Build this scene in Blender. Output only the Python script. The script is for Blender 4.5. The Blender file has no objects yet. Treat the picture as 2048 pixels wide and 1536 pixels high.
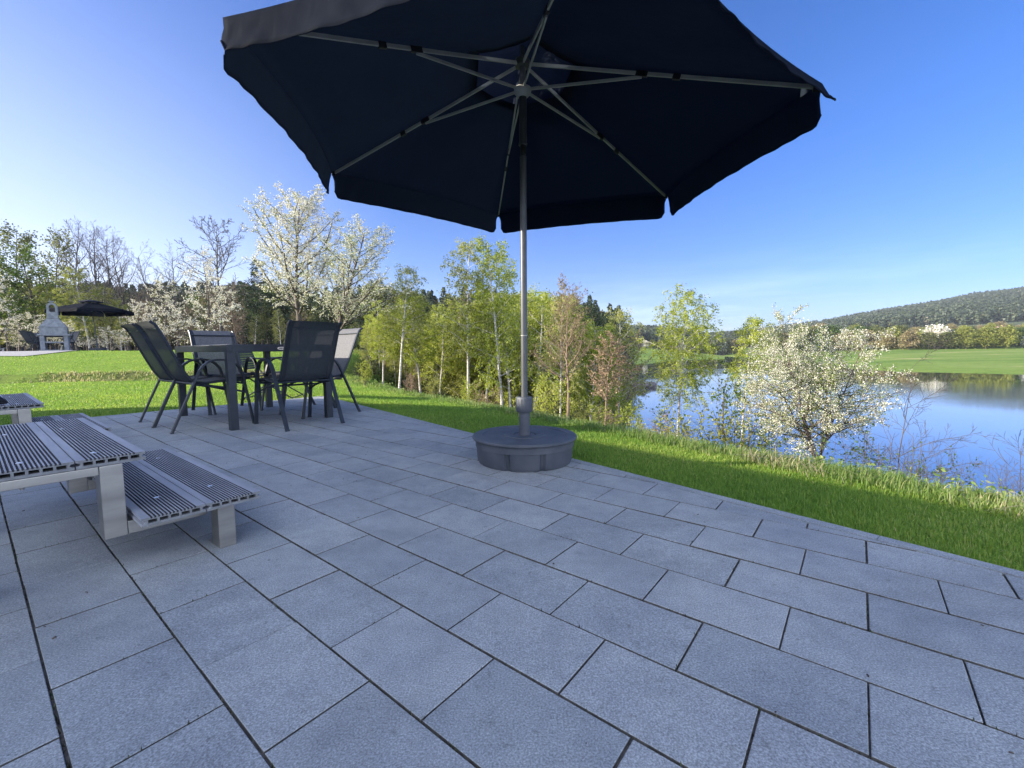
import bpy, bmesh, math, random
import numpy as np
from mathutils import Vector, Matrix

R = math.radians
random.seed(5)
RS = np.random.RandomState(11)
scene = bpy.context.scene
COL = scene.collection

# ------------------------------------------------------------------ camera
CAM_H, PITCH, ROLL, FPX = 0.68, -0.0792, -0.0077, 869.1
fwd = np.array([0, math.cos(PITCH), math.sin(PITCH)])
rt0 = np.array([1.0, 0, 0]); up0 = np.cross(rt0, fwd)
rt = math.cos(ROLL) * rt0 + math.sin(ROLL) * up0
up = -math.sin(ROLL) * rt0 + math.cos(ROLL) * up0
camd = bpy.data.cameras.new('camera'); cam = bpy.data.objects.new('camera', camd); COL.objects.link(cam)
cam.matrix_world = Matrix(((rt[0], up[0], -fwd[0], 0), (rt[1], up[1], -fwd[1], 0), (rt[2], up[2], -fwd[2], CAM_H), (0, 0, 0, 1)))
camd.sensor_width = 36; camd.lens = 36 * FPX / 2048; camd.clip_start = 0.05; camd.clip_end = 6000
scene.camera = cam

# ------------------------------------------------------------------ sky and sun
SUN_EL = 18.0
trav = np.array([0.985, 0.17])                       # where the light travels, seen from above
SUN_AZ = math.atan2(-trav[0], -trav[1])              # azimuth of the sun from +Y towards +X
world = bpy.data.worlds.new("World"); scene.world = world; world.use_nodes = True
wn = world.node_tree; wn.nodes.clear()
wo = wn.nodes.new('ShaderNodeOutputWorld'); bg = wn.nodes.new('ShaderNodeBackground')
sky = wn.nodes.new('ShaderNodeTexSky'); sky.sky_type = 'NISHITA'; sky.sun_disc = False
sky.sun_elevation = R(SUN_EL); sky.sun_rotation = SUN_AZ
sky.air_density = 1.0; sky.dust_density = 1.0; sky.ozone_density = 3.0; sky.altitude = 400
hs = wn.nodes.new('ShaderNodeHueSaturation'); hs.inputs['Saturation'].default_value = 1.26; hs.inputs['Value'].default_value = .56
skm = wn.nodes.new('ShaderNodeMixRGB'); skm.blend_type = 'MULTIPLY'; skm.inputs[0].default_value = 1; skm.inputs[2].default_value = (1.02, .90, 1.10, 1)
wn.links.new(sky.outputs[0], skm.inputs[1]); wn.links.new(skm.outputs[0], hs.inputs['Color'])
tc = wn.nodes.new('ShaderNodeTexCoord'); mp = wn.nodes.new('ShaderNodeMapping'); mp.inputs['Scale'].default_value = (1.6, 1.6, 14)
nz = wn.nodes.new('ShaderNodeTexNoise'); nz.inputs['Scale'].default_value = 1.5; nz.inputs['Detail'].default_value = 6; nz.inputs['Roughness'].default_value = .6
wn.links.new(tc.outputs['Generated'], mp.inputs['Vector']); wn.links.new(mp.outputs[0], nz.inputs['Vector'])
cr = wn.nodes.new('ShaderNodeValToRGB'); cr.color_ramp.elements[0].position = .44; cr.color_ramp.elements[1].position = .66
wn.links.new(nz.outputs[0], cr.inputs[0])
sx = wn.nodes.new('ShaderNodeSeparateXYZ'); wn.links.new(tc.outputs['Generated'], sx.inputs[0])
ban = wn.nodes.new('ShaderNodeValToRGB')            # a low band of thin cloud above the horizon
for e in list(ban.color_ramp.elements)[1:]: ban.color_ramp.elements.remove(e)
ban.color_ramp.elements[0].position = 0.0; ban.color_ramp.elements[0].color = (.5, .5, .5, 1)
for p, v in ((.06, .9), (.13, .25), (.2, 0)):
    e = ban.color_ramp.elements.new(p); e.color = (v, v, v, 1)
wn.links.new(sx.outputs[2], ban.inputs[0])
mu = wn.nodes.new('ShaderNodeMath'); mu.operation = 'MULTIPLY'; wn.links.new(cr.outputs[0], mu.inputs[0]); wn.links.new(ban.outputs[0], mu.inputs[1])
mu2 = wn.nodes.new('ShaderNodeMath'); mu2.operation = 'MULTIPLY'; mu2.inputs[1].default_value = .38; wn.links.new(mu.outputs[0], mu2.inputs[0])
mixc = wn.nodes.new('ShaderNodeMixRGB'); mixc.inputs[2].default_value = (3.6, 4.2, 5.2, 1)
wn.links.new(mu2.outputs[0], mixc.inputs[0])
# clearer, deeper blue low in the sky away from the sun
mz = wn.nodes.new('ShaderNodeMapRange'); mz.inputs['From Min'].default_value = .42; mz.inputs['From Max'].default_value = .0; wn.links.new(sx.outputs[2], mz.inputs['Value'])
mxx = wn.nodes.new('ShaderNodeMapRange'); mxx.inputs['From Min'].default_value = -.62; mxx.inputs['From Max'].default_value = .35; wn.links.new(sx.outputs[0], mxx.inputs['Value'])
mm = wn.nodes.new('ShaderNodeMath'); mm.operation = 'MULTIPLY'; wn.links.new(mz.outputs[0], mm.inputs[0]); wn.links.new(mxx.outputs[0], mm.inputs[1])
low = wn.nodes.new('ShaderNodeMixRGB'); low.blend_type = 'MULTIPLY'; low.inputs[2].default_value = (.58, .74, .94, 1)
wn.links.new(mm.outputs[0], low.inputs[0]); wn.links.new(hs.outputs[0], low.inputs[1]); 
# hazy glow low on the sun's side
g1_ = wn.nodes.new('ShaderNodeMapRange'); g1_.inputs['From Min'].default_value = -.25; g1_.inputs['From Max'].default_value = -1.0; wn.links.new(sx.outputs[0], g1_.inputs['Value'])
g2_ = wn.nodes.new('ShaderNodeMapRange'); g2_.inputs['From Min'].default_value = .62; g2_.inputs['From Max'].default_value = .05; wn.links.new(sx.outputs[2], g2_.inputs['Value'])
g3_ = wn.nodes.new('ShaderNodeMath'); g3_.operation = 'MULTIPLY'; wn.links.new(g1_.outputs[0], g3_.inputs[0]); wn.links.new(g2_.outputs[0], g3_.inputs[1])
glow = wn.nodes.new('ShaderNodeMixRGB'); glow.inputs[2].default_value = (2.4, 2.65, 3.2, 1); wn.links.new(g3_.outputs[0], glow.inputs[0]); wn.links.new(low.outputs[0], glow.inputs[1])
wn.links.new(glow.outputs[0], mixc.inputs[1])
# unseen bright cloud added behind the viewer as fill for the shaded terrace
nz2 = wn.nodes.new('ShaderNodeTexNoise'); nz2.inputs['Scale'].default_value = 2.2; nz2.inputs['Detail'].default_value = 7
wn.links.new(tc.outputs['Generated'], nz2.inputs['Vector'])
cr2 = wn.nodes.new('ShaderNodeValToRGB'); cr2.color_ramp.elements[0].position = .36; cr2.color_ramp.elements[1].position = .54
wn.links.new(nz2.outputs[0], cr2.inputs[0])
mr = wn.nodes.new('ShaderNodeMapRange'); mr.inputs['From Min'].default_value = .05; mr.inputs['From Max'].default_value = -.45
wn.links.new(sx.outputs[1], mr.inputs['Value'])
low_fill = wn.nodes.new('ShaderNodeMapRange'); low_fill.inputs['From Min'].default_value = .62; low_fill.inputs['From Max'].default_value = .25; wn.links.new(sx.outputs[2], low_fill.inputs['Value'])
mxc = wn.nodes.new('ShaderNodeMath'); mxc.operation = 'MAXIMUM'; wn.links.new(cr2.outputs[0], mxc.inputs[0]); wn.links.new(low_fill.outputs[0], mxc.inputs[1])
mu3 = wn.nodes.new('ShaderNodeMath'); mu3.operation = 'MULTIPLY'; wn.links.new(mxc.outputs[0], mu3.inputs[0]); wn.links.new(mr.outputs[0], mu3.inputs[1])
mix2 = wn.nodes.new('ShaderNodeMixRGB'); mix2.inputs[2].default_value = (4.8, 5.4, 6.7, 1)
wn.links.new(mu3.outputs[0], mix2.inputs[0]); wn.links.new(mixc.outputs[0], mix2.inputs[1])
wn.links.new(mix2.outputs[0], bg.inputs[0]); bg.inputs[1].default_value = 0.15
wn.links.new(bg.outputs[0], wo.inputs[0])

sl = bpy.data.lights.new('sun', 'SUN'); sun = bpy.data.objects.new('sun', sl); COL.objects.link(sun)
sl.energy = 5.0; sl.angle = R(0.5); sl.color = (1.0, .90, .74)
ce = math.cos(R(SUN_EL)); tv = trav / np.linalg.norm(trav)
LD = Vector((tv[0] * ce, tv[1] * ce, -math.sin(R(SUN_EL))))
sun.rotation_euler = LD.to_track_quat('-Z', 'Y').to_euler(); sun.location = (-30, 0, 30)

scene.view_settings.view_transform = 'Standard'; scene.view_settings.look = 'None'
scene.view_settings.gamma = 1; scene.view_settings.use_curve_mapping = False
scene.view_settings.exposure = 1.5
scene.cycles.max_bounces = 8; scene.cycles.transparent_max_bounces = 16
scene.cycles.use_denoising = True

# ------------------------------------------------------------------ helpers
TH = R(-38.5)
tX, tY = math.cos(TH), math.sin(TH)                  # t runs along the paving joints
nX, nY = -math.sin(TH), math.cos(TH)                 # n runs across them, away from the cabin
def tn(t, n, z=0.0): return (t * tX + n * nX, t * tY + n * nY, z)
def ray(px, py): return fwd + rt * (px - 1024) / FPX - up * (py - 768) / FPX
def on_z(px, py, z): d = ray(px, py); k = (z - CAM_H) / d[2]; return np.array([0, 0, CAM_H]) + d * k
def at_y(px, py, Y): d = ray(px, py); return np.array([0, 0, CAM_H]) + d * (Y / d[1])

def link(name, me, mat=None, parent=None, loc=None):
    o = bpy.data.objects.new(name, me); COL.objects.link(o)
    if me is not None and mat is not None:
        for m in (mat if isinstance(mat, (list, tuple)) else [mat]): me.materials.append(m)
    if parent is not None: o.parent = parent
    if loc is not None: o.location = loc
    return o
def tag(o, label=None, cat=None, group=None, kind=None):
    if label: o['label'] = label
    if cat: o['category'] = cat
    if group: o['group'] = group
    if kind: o['kind'] = kind
    return o
def empty(name, loc=(0, 0, 0), rz=0.0):
    o = bpy.data.objects.new(name, None); COL.objects.link(o); o.location = loc; o.rotation_euler = (0, 0, rz)
    o.empty_display_size = .1
    return o
def copy_tree(o, parent=None):
    kids = [c for c in bpy.data.objects if c.parent == o]
    c = o.copy(); COL.objects.link(c); c.parent = parent
    for k in kids: copy_tree(k, c)
    return c

class MB:
    def __init__(s): s.v = []; s.f = []; s.m = []
    def add(s, vs, fs, mi=0):
        b = len(s.v); s.v += [tuple(p) for p in vs]; s.f += [[b + i for i in f] for f in fs]; s.m += [mi] * len(fs)
    def box(s, c, d, rot=None, mi=0):
        vs = [Vector((x * d[0] / 2, y * d[1] / 2, z * d[2] / 2)) for x in (-1, 1) for y in (-1, 1) for z in (-1, 1)]
        if rot is not None: vs = [rot @ v for v in vs]
        s.add([v + Vector(c) for v in vs], [(0, 1, 3, 2), (4, 6, 7, 5), (0, 4, 5, 1), (2, 3, 7, 6), (0, 2, 6, 4), (1, 5, 7, 3)], mi)
    def tube(s, pts, r, k=8, cap=True, sx=1.0, side=None):
        P = [Vector(p) for p in pts]; n = len(P); rr = r if isinstance(r, (list, tuple)) else [r] * n
        vs = []; ref = Vector(side) if side is not None else None
        for i, p in enumerate(P):
            d = (P[min(i + 1, n - 1)] - P[max(i - 1, 0)]).normalized()
            if side is not None: u = (ref - d * ref.dot(d)).normalized()
            else:
                if ref is None: ref = Vector((0, 0, 1)) if abs(d.z) < .9 else Vector((1, 0, 0))
                u = (ref - d * ref.dot(d)).normalized(); ref = u
            w = d.cross(u)
            for j in range(k):
                a = 2 * math.pi * j / k
                vs.append(p + u * (math.cos(a) * rr[i] * sx) + w * (math.sin(a) * rr[i]))
        fs = [(i * k + j, i * k + (j + 1) % k, (i + 1) * k + (j + 1) % k, (i + 1) * k + j) for i in range(n - 1) for j in range(k)]
        if cap: fs += [tuple(range(k - 1, -1, -1)), tuple(range((n - 1) * k, n * k))]
        s.add(vs, fs)
    def strip(s, pts, side, w, th):
        """flat bar of rectangular section along pts; side = unit vector of the wide direction"""
        P = [Vector(p) for p in pts]; n = len(P); S = Vector(side); vs = []
        for i, p in enumerate(P):
            d = (P[min(i + 1, n - 1)] - P[max(i - 1, 0)]).normalized(); q = d.cross(S).normalized()
            for a, b in ((1, 1), (-1, 1), (-1, -1), (1, -1)): vs.append(p + S * (a * w / 2) + q * (b * th / 2))
        fs = [(i * 4 + j, i * 4 + (j + 1) % 4, (i + 1) * 4 + (j + 1) % 4, (i + 1) * 4 + j) for i in range(n - 1) for j in range(4)]
        fs += [(3, 2, 1, 0), tuple((n - 1) * 4 + j for j in range(4))]
        s.add(vs, fs)
    def lathe(s, prof, k=48, c=(0, 0, 0), rf=None):
        vs = []
        for i, (r, z) in enumerate(prof):
            for j in range(k):
                a = 2 * math.pi * j / k; q = r if rf is None else rf(r, z, a, i)
                vs.append((c[0] + q * math.cos(a), c[1] + q * math.sin(a), c[2] + z))
        n = len(prof)
        fs = [(i * k + j, i * k + (j + 1) % k, (i + 1) * k + (j + 1) % k, (i + 1) * k + j) for i in range(n - 1) for j in range(k)]
        fs += [tuple(range(k - 1, -1, -1)), tuple(range((n - 1) * k, n * k))]
        s.add(vs, fs)
    def prism(s, poly, z0, z1, f=None):
        n = len(poly); g = f or (lambda p, z: (p[0], p[1], z))
        s.add([g(p, z0) for p in poly] + [g(p, z1) for p in poly],
              [tuple(range(n - 1, -1, -1)), tuple(range(n, 2 * n))] + [(i, (i + 1) % n, n + (i + 1) % n, n + i) for i in range(n)])
    def build(s, name, mat, parent=None, smooth=False, bevel=0.0, loc=None):
        me = bpy.data.meshes.new(name); me.from_pydata(s.v, [], s.f)
        o = link(name, me, mat, parent, loc)
        bm = bmesh.new(); bm.from_mesh(me); bmesh.ops.recalc_face_normals(bm, faces=bm.faces)
        if bevel:
            es = [e for e in bm.edges if len(e.link_faces) == 2 and e.calc_face_angle(0) > .6]
            bmesh.ops.bevel(bm, geom=es, offset=bevel, segments=2, profile=.6, affect='EDGES', clamp_overlap=True)
        bm.to_mesh(me); bm.free()
        if any(s.m) and not bevel:
            me.polygons.foreach_set('material_index', s.m)
        if smooth:
            me.polygons.foreach_set('use_smooth', [True] * len(me.polygons))
            me.set_sharp_from_angle(angle=R(40))
        me.update(); return o

def fastmesh(name, V, F, attrs=None, smooth=False):
    """V (n,3); F (m,k) all faces of k corners; attrs name -> per-face floats"""
    me = bpy.data.meshes.new(name); m, k = F.shape
    me.vertices.add(len(V)); me.vertices.foreach_set('co', np.asarray(V, np.float32).ravel())
    me.loops.add(m * k); me.loops.foreach_set('vertex_index', F.astype(np.int32).ravel())
    me.polygons.add(m); me.polygons.foreach_set('loop_start', np.arange(0, m * k, k, dtype=np.int32))
    me.polygons.foreach_set('loop_total', np.full(m, k, np.int32))
    if smooth: me.polygons.foreach_set('use_smooth', np.ones(m, bool))
    me.update(calc_edges=True)
    for n_, a in (attrs or {}).items():
        at = me.attributes.new(n_, 'FLOAT', 'FACE'); at.data.foreach_set('value', np.asarray(a, np.float32))
    return me

# ------------------------------------------------------------------ materials
def newmat(name):
    m = bpy.data.materials.new(name); m.use_nodes = True; nt = m.node_tree; nt.nodes.clear()
    out = nt.nodes.new('ShaderNodeOutputMaterial'); return m, nt, out
def N(nt, typ, **kw):
    n = nt.nodes.new(typ)
    for k, v in kw.items():
        if k in n.inputs.keys(): n.inputs[k].default_value = v
        else: setattr(n, k, v)
    return n
def ramp(nt, src, stops):
    r = nt.nodes.new('ShaderNodeValToRGB'); el = r.color_ramp.elements
    while len(el) > 1: el.remove(el[-1])
    el[0].position = stops[0][0]; el[0].color = (*stops[0][1], 1)
    for p, c in stops[1:]:
        e = el.new(p); e.color = (*c, 1)
    nt.links.new(src, r.inputs[0]); return r.outputs[0]
def coords(nt, scale=(1, 1, 1)):
    t = N(nt, 'ShaderNodeTexCoord'); m = N(nt, 'ShaderNodeMapping'); m.inputs['Scale'].default_value = scale
    nt.links.new(t.outputs['Object'], m.inputs[0]); return m.outputs[0]
def noise(nt, vec, scale, detail=4, rough=.55):
    n = N(nt, 'ShaderNodeTexNoise', Scale=scale, Detail=detail, Roughness=rough); nt.links.new(vec, n.inputs['Vector']); return n.outputs[0]
def surf(name, c0, c1, scale=8, rough=.6, metal=0.0, bump=.15, bscale=None, spec=.5, stretch=(1, 1, 1), lo=.35, hi=.65, coat=0):
    m, nt, out = newmat(name); b = N(nt, 'ShaderNodeBsdfPrincipled', Roughness=rough, Metallic=metal)
    b.inputs['Specular IOR Level'].default_value = spec
    v = coords(nt, stretch); col = ramp(nt, noise(nt, v, scale), [(lo, c0), (hi, c1)])
    nt.links.new(col, b.inputs['Base Color'])
    if bump:
        bp = N(nt, 'ShaderNodeBump', Strength=bump, Distance=.003); nt.links.new(noise(nt, v, bscale or scale * 6), bp.inputs['Height']); nt.links.new(bp.outputs[0], b.inputs['Normal'])
    nt.links.new(b.outputs[0], out.inputs[0]); return m
def leafmat(name, stops, trans=.45, rough=.5, attr='tint', tcol=1.25):
    m, nt, out = newmat(name)
    a = N(nt, 'ShaderNodeAttribute', attribute_name=attr); oi = N(nt, 'ShaderNodeObjectInfo')
    ad = N(nt, 'ShaderNodeMath', operation='MULTIPLY_ADD'); nt.links.new(oi.outputs['Random'], ad.inputs[0]); ad.inputs[1].default_value = .25; nt.links.new(a.outputs['Fac'], ad.inputs[2])
    sb = N(nt, 'ShaderNodeMath', operation='SUBTRACT'); nt.links.new(ad.outputs[0], sb.inputs[0]); sb.inputs[1].default_value = .125
    col = ramp(nt, sb.outputs[0], stops)
    d = N(nt, 'ShaderNodeBsdfPrincipled', Roughness=rough); d.inputs['Specular IOR Level'].default_value = .25
    t = N(nt, 'ShaderNodeBsdfTranslucent'); mx = N(nt, 'ShaderNodeMixShader'); mx.inputs[0].default_value = trans
    g = N(nt, 'ShaderNodeMixRGB', blend_type='MULTIPLY'); g.inputs[0].default_value = 1; g.inputs[2].default_value = (tcol, tcol, tcol * .75, 1)
    nt.links.new(col, d.inputs['Base Color']); nt.links.new(col, g.inputs[1]); nt.links.new(g.outputs[0], t.inputs[0])
    nt.links.new(d.outputs[0], mx.inputs[1]); nt.links.new(t.outputs[0], mx.inputs[2]); nt.links.new(mx.outputs[0], out.inputs[0]); return m

M = {}
M['steel'] = surf('brushed_steel', (.27, .26, .24), (.40, .38, .345), 3, .38, .85, .06, 60, stretch=(1, 1, 6))
M['screw'] = surf('screw_steel', (.75, .75, .74), (.85, .85, .84), 10, .25, .9, 0)
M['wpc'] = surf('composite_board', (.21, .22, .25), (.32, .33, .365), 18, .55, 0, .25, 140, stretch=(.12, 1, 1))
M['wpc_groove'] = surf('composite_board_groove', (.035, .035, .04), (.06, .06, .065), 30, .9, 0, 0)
M['wpc_end'] = surf('composite_board_cut', (.15, .155, .16), (.21, .215, .22), 40, .8, 0, .3, 300)
M['frame'] = surf('powder_coated_metal', (.018, .024, .034), (.028, .035, .046), 20, .42, .2, .08, 300)
M['tabletop'] = surf('dark_glass_top', (.02, .022, .026), (.03, .032, .036), 5, .12, 0, 0)
M['sling_edge'] = surf('sling_hem', (.02, .024, .03), (.03, .035, .045), 80, .8, 0, .3, 500)
M['plastic'] = surf('grey_plastic', (.045, .053, .068), (.072, .080, .096), 7, .6, 0, .12, 220)
M['pole'] = surf('grey_pole_paint', (.060, .063, .068), (.08, .084, .09), 12, .38, .3, .05, 200)
M['rib'] = surf('umbrella_rib_paint', (.30, .30, .275), (.36, .36, .33), 12, .45, .1, .05, 200)
M['black'] = surf('black_plastic', (.012, .012, .014), (.02, .02, .022), 20, .4, 0, .05)
M['concrete'] = surf('cast_concrete', (.15, .165, .19), (.24, .255, .28), 9, .85, 0, .4, 60)
M['birch_bark'] = None
M['bark'] = surf('dark_bark', (.045, .035, .03), (.12, .095, .08), 14, .9, 0, .6, 60, stretch=(1, 1, .3))
M['bark_brown'] = surf('ruddy_bark', (.14, .095, .065), (.24, .17, .12), 14, .9, 0, .6, 60, stretch=(1, 1, .3))
M['bark_grey'] = surf('grey_bark', (.045, .038, .036), (.10, .088, .08), 14, .9, 0, .6, 60, stretch=(1, 1, .3))
M['rock'] = surf('shore_rock', (.09, .08, .075), (.26, .23, .21), 1.2, .9, 0, .8, 6)
M['sand'] = surf('joint_sand', (.06, .056, .05), (.14, .13, .115), 60, .95, 0, .5, 300)
M['gravel'] = surf('pale_gravel', (.20, .20, .205), (.32, .315, .32), 20, .95, 0, .5, 60)
M['wall'] = surf('cabin_cladding', (.22, .19, .16), (.32, .28, .23), 2, .8, 0, .2, 30, stretch=(.3, .3, 8))
M['roof'] = surf('cabin_roof', (.05, .05, .055), (.08, .08, .085), 5, .7, 0, .2)
M['glass'] = surf('window_glass', (.03, .035, .04), (.05, .055, .06), 2, .05, 0, 0)
M['white'] = surf('white_paint', (.7, .7, .68), (.8, .8, .78), 4, .6, 0, 0)
M['tile'] = surf('roof_tile_red', (.30, .16, .12), (.42, .24, .19), 3, .8, 0, .1)
# birch bark: white with dark bands
m, nt, out = newmat('birch_bark'); b = N(nt, 'ShaderNodeBsdfPrincipled', Roughness=.75)
v = coords(nt, (6, 6, 26)); nn = noise(nt, v, 1.6, 5, .65)
nt.links.new(ramp(nt, nn, [(.36, (.04, .035, .03)), (.44, (.36, .34, .30)), (.6, (.58, .55, .50))]), b.inputs['Base Color']); nt.links.new(b.outputs[0], out.inputs[0]); M['birch_bark'] = m
# sling mesh: see-through weave, skylit front and shaded back painted in as two tones
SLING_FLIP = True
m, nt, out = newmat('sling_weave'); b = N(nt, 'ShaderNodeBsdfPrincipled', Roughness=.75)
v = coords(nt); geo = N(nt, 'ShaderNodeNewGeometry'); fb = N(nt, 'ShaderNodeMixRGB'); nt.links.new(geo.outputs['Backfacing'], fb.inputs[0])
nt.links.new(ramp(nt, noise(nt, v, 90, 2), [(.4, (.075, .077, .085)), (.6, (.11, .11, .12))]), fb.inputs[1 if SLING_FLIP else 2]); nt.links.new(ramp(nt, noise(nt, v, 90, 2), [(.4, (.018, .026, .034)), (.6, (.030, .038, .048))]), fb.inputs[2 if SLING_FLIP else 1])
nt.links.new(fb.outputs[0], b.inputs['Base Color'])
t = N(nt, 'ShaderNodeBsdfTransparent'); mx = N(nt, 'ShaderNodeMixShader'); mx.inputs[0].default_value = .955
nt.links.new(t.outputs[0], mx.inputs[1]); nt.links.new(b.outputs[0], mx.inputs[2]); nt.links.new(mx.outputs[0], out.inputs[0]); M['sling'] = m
# canopy fabric
m, nt, out = newmat('canopy_fabric'); b = N(nt, 'ShaderNodeBsdfPrincipled', Roughness=.8); b.inputs['Specular IOR Level'].default_value = .05

v = coords(nt); nt.links.new(ramp(nt, noise(nt, v, 3.5, 4), [(.35, (.0055, .008, .015)), (.65, (.0095, .013, .022))]), b.inputs['Base Color'])
bp = N(nt, 'ShaderNodeBump', Strength=.6, Distance=.035); nt.links.new(noise(nt, coords(nt, (1, 1, .4)), 4, 4), bp.inputs['Height']); nt.links.new(bp.outputs[0], b.inputs['Normal'])
tr = N(nt, 'ShaderNodeBsdfTranslucent'); tr.inputs[0].default_value = (.10, .135, .20, 1); mx = N(nt, 'ShaderNodeMixShader'); mx.inputs[0].default_value = .32
nt.links.new(b.outputs[0], mx.inputs[1]); nt.links.new(tr.outputs[0], mx.inputs[2]); nt.links.new(mx.outputs[0], out.inputs[0]); M['canopy'] = m
# thinner cloth of the vent cap
m, nt, out = newmat('vent_fabric'); b = N(nt, 'ShaderNodeBsdfPrincipled', Roughness=.8); b.inputs['Base Color'].default_value = (.02, .026, .045, 1)
tr = N(nt, 'ShaderNodeBsdfTranslucent'); tr.inputs[0].default_value = (.07, .09, .15, 1); mx = N(nt, 'ShaderNodeMixShader'); mx.inputs[0].default_value = .5
bp = N(nt, 'ShaderNodeBump', Strength=.8, Distance=.03); nt.links.new(noise(nt, coords(nt), 7, 4), bp.inputs['Height']); nt.links.new(bp.outputs[0], b.inputs['Normal']); nt.links.new(bp.outputs[0], tr.inputs['Normal'])
nt.links.new(b.outputs[0], mx.inputs[1]); nt.links.new(tr.outputs[0], mx.inputs[2]); nt.links.new(mx.outputs[0], out.inputs[0]); M['vent'] = m
# paving slab: speckled concrete, a tone per slab
m, nt, out = newmat('paving_slab'); b = N(nt, 'ShaderNodeBsdfPrincipled', Roughness=.68); b.inputs['Specular IOR Level'].default_value = .45
v = coords(nt); fine = noise(nt, v, 260, 3, .75); big = noise(nt, v, 2.3, 5, .6); mid = noise(nt, v, 14, 5, .65)
a = N(nt, 'ShaderNodeAttribute', attribute_name='tint')
base = ramp(nt, a.outputs['Fac'], [(0, (.258, .280, .298)), (.5, (.286, .306, .322)), (1, (.318, .336, .348))])
def mulc(c, f, amt):
    x = N(nt, 'ShaderNodeMixRGB', blend_type='MULTIPLY'); x.inputs[0].default_value = amt; nt.links.new(c, x.inputs[1]); nt.links.new(f, x.inputs[2]); return x.outputs[0]
col = mulc(base, ramp(nt, fine, [(.30, (.38, .38, .40)), (.5, (.94, .94, .94)), (.70, (1.7, 1.7, 1.7))]), .85)
col = mulc(col, ramp(nt, big, [(.3, (.78, .79, .82)), (.6, (1.06, 1.05, 1.02))]), .9)
col = mulc(col, ramp(nt, mid, [(.3, (.84, .84, .84)), (.6, (1.07, 1.06, 1.04))]), .8)
stain = noise(nt, coords(nt, (1, 1.6, 1)), .9, 6, .62)
col = mulc(col, ramp(nt, stain, [(.36, (.80, .80, .80)), (.47, (1, 1, 1)), (.60, (1, 1, 1)), (.70, (1.16, 1.16, 1.15))]), .9)
blot = noise(nt, v, 34, 3, .6)
col = mulc(col, ramp(nt, blot, [(.30, (.72, .71, .69)), (.38, (1, 1, 1))]), .8)
spots = N(nt, 'ShaderNodeTexVoronoi', Scale=3.1); nt.links.new(v, spots.inputs['Vector'])
col = mulc(col, ramp(nt, spots.outputs['Distance'], [(.0, (.25, .25, .25)), (.012, (.35, .34, .33)), (.02, (1, 1, 1))]), .9)
nt.links.new(col, b.inputs['Base Color'])
bp = N(nt, 'ShaderNodeBump', Strength=.5, Distance=.0015); nt.links.new(fine, bp.inputs['Height']); nt.links.new(bp.outputs[0], b.inputs['Normal'])
nt.links.new(b.outputs[0], out.inputs[0]); M['slab'] = m
# ground: grass soil and wooded bank chosen by real zones
m, nt, out = newmat('ground_soil'); b = N(nt, 'ShaderNodeBsdfPrincipled', Roughness=.95); b.inputs['Specular IOR Level'].default_value = .1
v = coords(nt); g1 = ramp(nt, noise(nt, v, 9, 6, .7), [(.3, (.09, .15, .02)), (.5, (.15, .24, .03)), (.7, (.22, .31, .05))])
g2 = ramp(nt, noise(nt, v, 5, 6, .7), [(.3, (.035, .03, .018)), (.5, (.075, .068, .035)), (.7, (.13, .115, .06))])
a = N(nt, 'ShaderNodeAttribute', attribute_name='wild'); x = N(nt, 'ShaderNodeMixRGB'); nt.links.new(a.outputs['Fac'], x.inputs[0]); nt.links.new(g1, x.inputs[1]); nt.links.new(g2, x.inputs[2])
nt.links.new(x.outputs[0], b.inputs['Base Color'])
bp = N(nt, 'ShaderNodeBump', Strength=.8, Distance=.04); nt.links.new(noise(nt, v, 22, 6, .7), bp.inputs['Height']); nt.links.new(bp.outputs[0], b.inputs['Normal'])
nt.links.new(b.outputs[0], out.inputs[0]); M['ground'] = m
# meadow far away
m, nt, out = newmat('meadow_grass'); b = N(nt, 'ShaderNodeBsdfPrincipled', Roughness=.95); b.inputs['Specular IOR Level'].default_value = .1
v = coords(nt, (1, 1, 1)); w1 = noise(nt, coords(nt, (.25, 1, 1)), .07, 5, .6); w2 = noise(nt, v, .6, 6, .7)
c1 = ramp(nt, w1, [(.36, (.10, .17, .03)), (.5, (.145, .215, .04)), (.60, (.18, .235, .06)), (.66, (.32, .30, .12))])
nt.links.new(mulc(c1, ramp(nt, w2, [(.3, (.75, .75, .75)), (.7, (1.15, 1.15, 1.15))]), 1), b.inputs['Base Color']); nt.links.new(b.outputs[0], out.inputs[0]); M['meadow'] = m
# water
m, nt, out = newmat('lake_water'); b = N(nt, 'ShaderNodeBsdfPrincipled', Roughness=.03, IOR=1.33); b.inputs['Base Color'].default_value = (.012, .03, .045, 1); b.inputs['Specular IOR Level'].default_value = .5
v = coords(nt, (1, 1, 1)); patch = noise(nt, coords(nt, (.25, 1, 1)), .025, 3, .5)
st = ramp(nt, patch, [(.45, (.008, .008, .008)), (.64, (.16, .16, .16))])
bp = N(nt, 'ShaderNodeBump', Distance=.05); nt.links.new(st, bp.inputs['Strength']); nt.links.new(noise(nt, coords(nt, (1, 2.2, 1)), 1.6, 5, .6), bp.inputs['Height']); nt.links.new(bp.outputs[0], b.inputs['Normal'])
gl = N(nt, 'ShaderNodeBsdfGlossy', Roughness=.015); gl.inputs[0].default_value = (.92, .95, 1, 1); nt.links.new(bp.outputs[0], gl.inputs['Normal'])
lw = N(nt, 'ShaderNodeFresnel', IOR=3.4); mx = N(nt, 'ShaderNodeMixShader'); nt.links.new(lw.outputs[0], mx.inputs[0]); nt.links.new(b.outputs[0], mx.inputs[1]); nt.links.new(gl.outputs[0], mx.inputs[2])
nt.links.new(mx.outputs[0], out.inputs[0]); M['water'] = m
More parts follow.
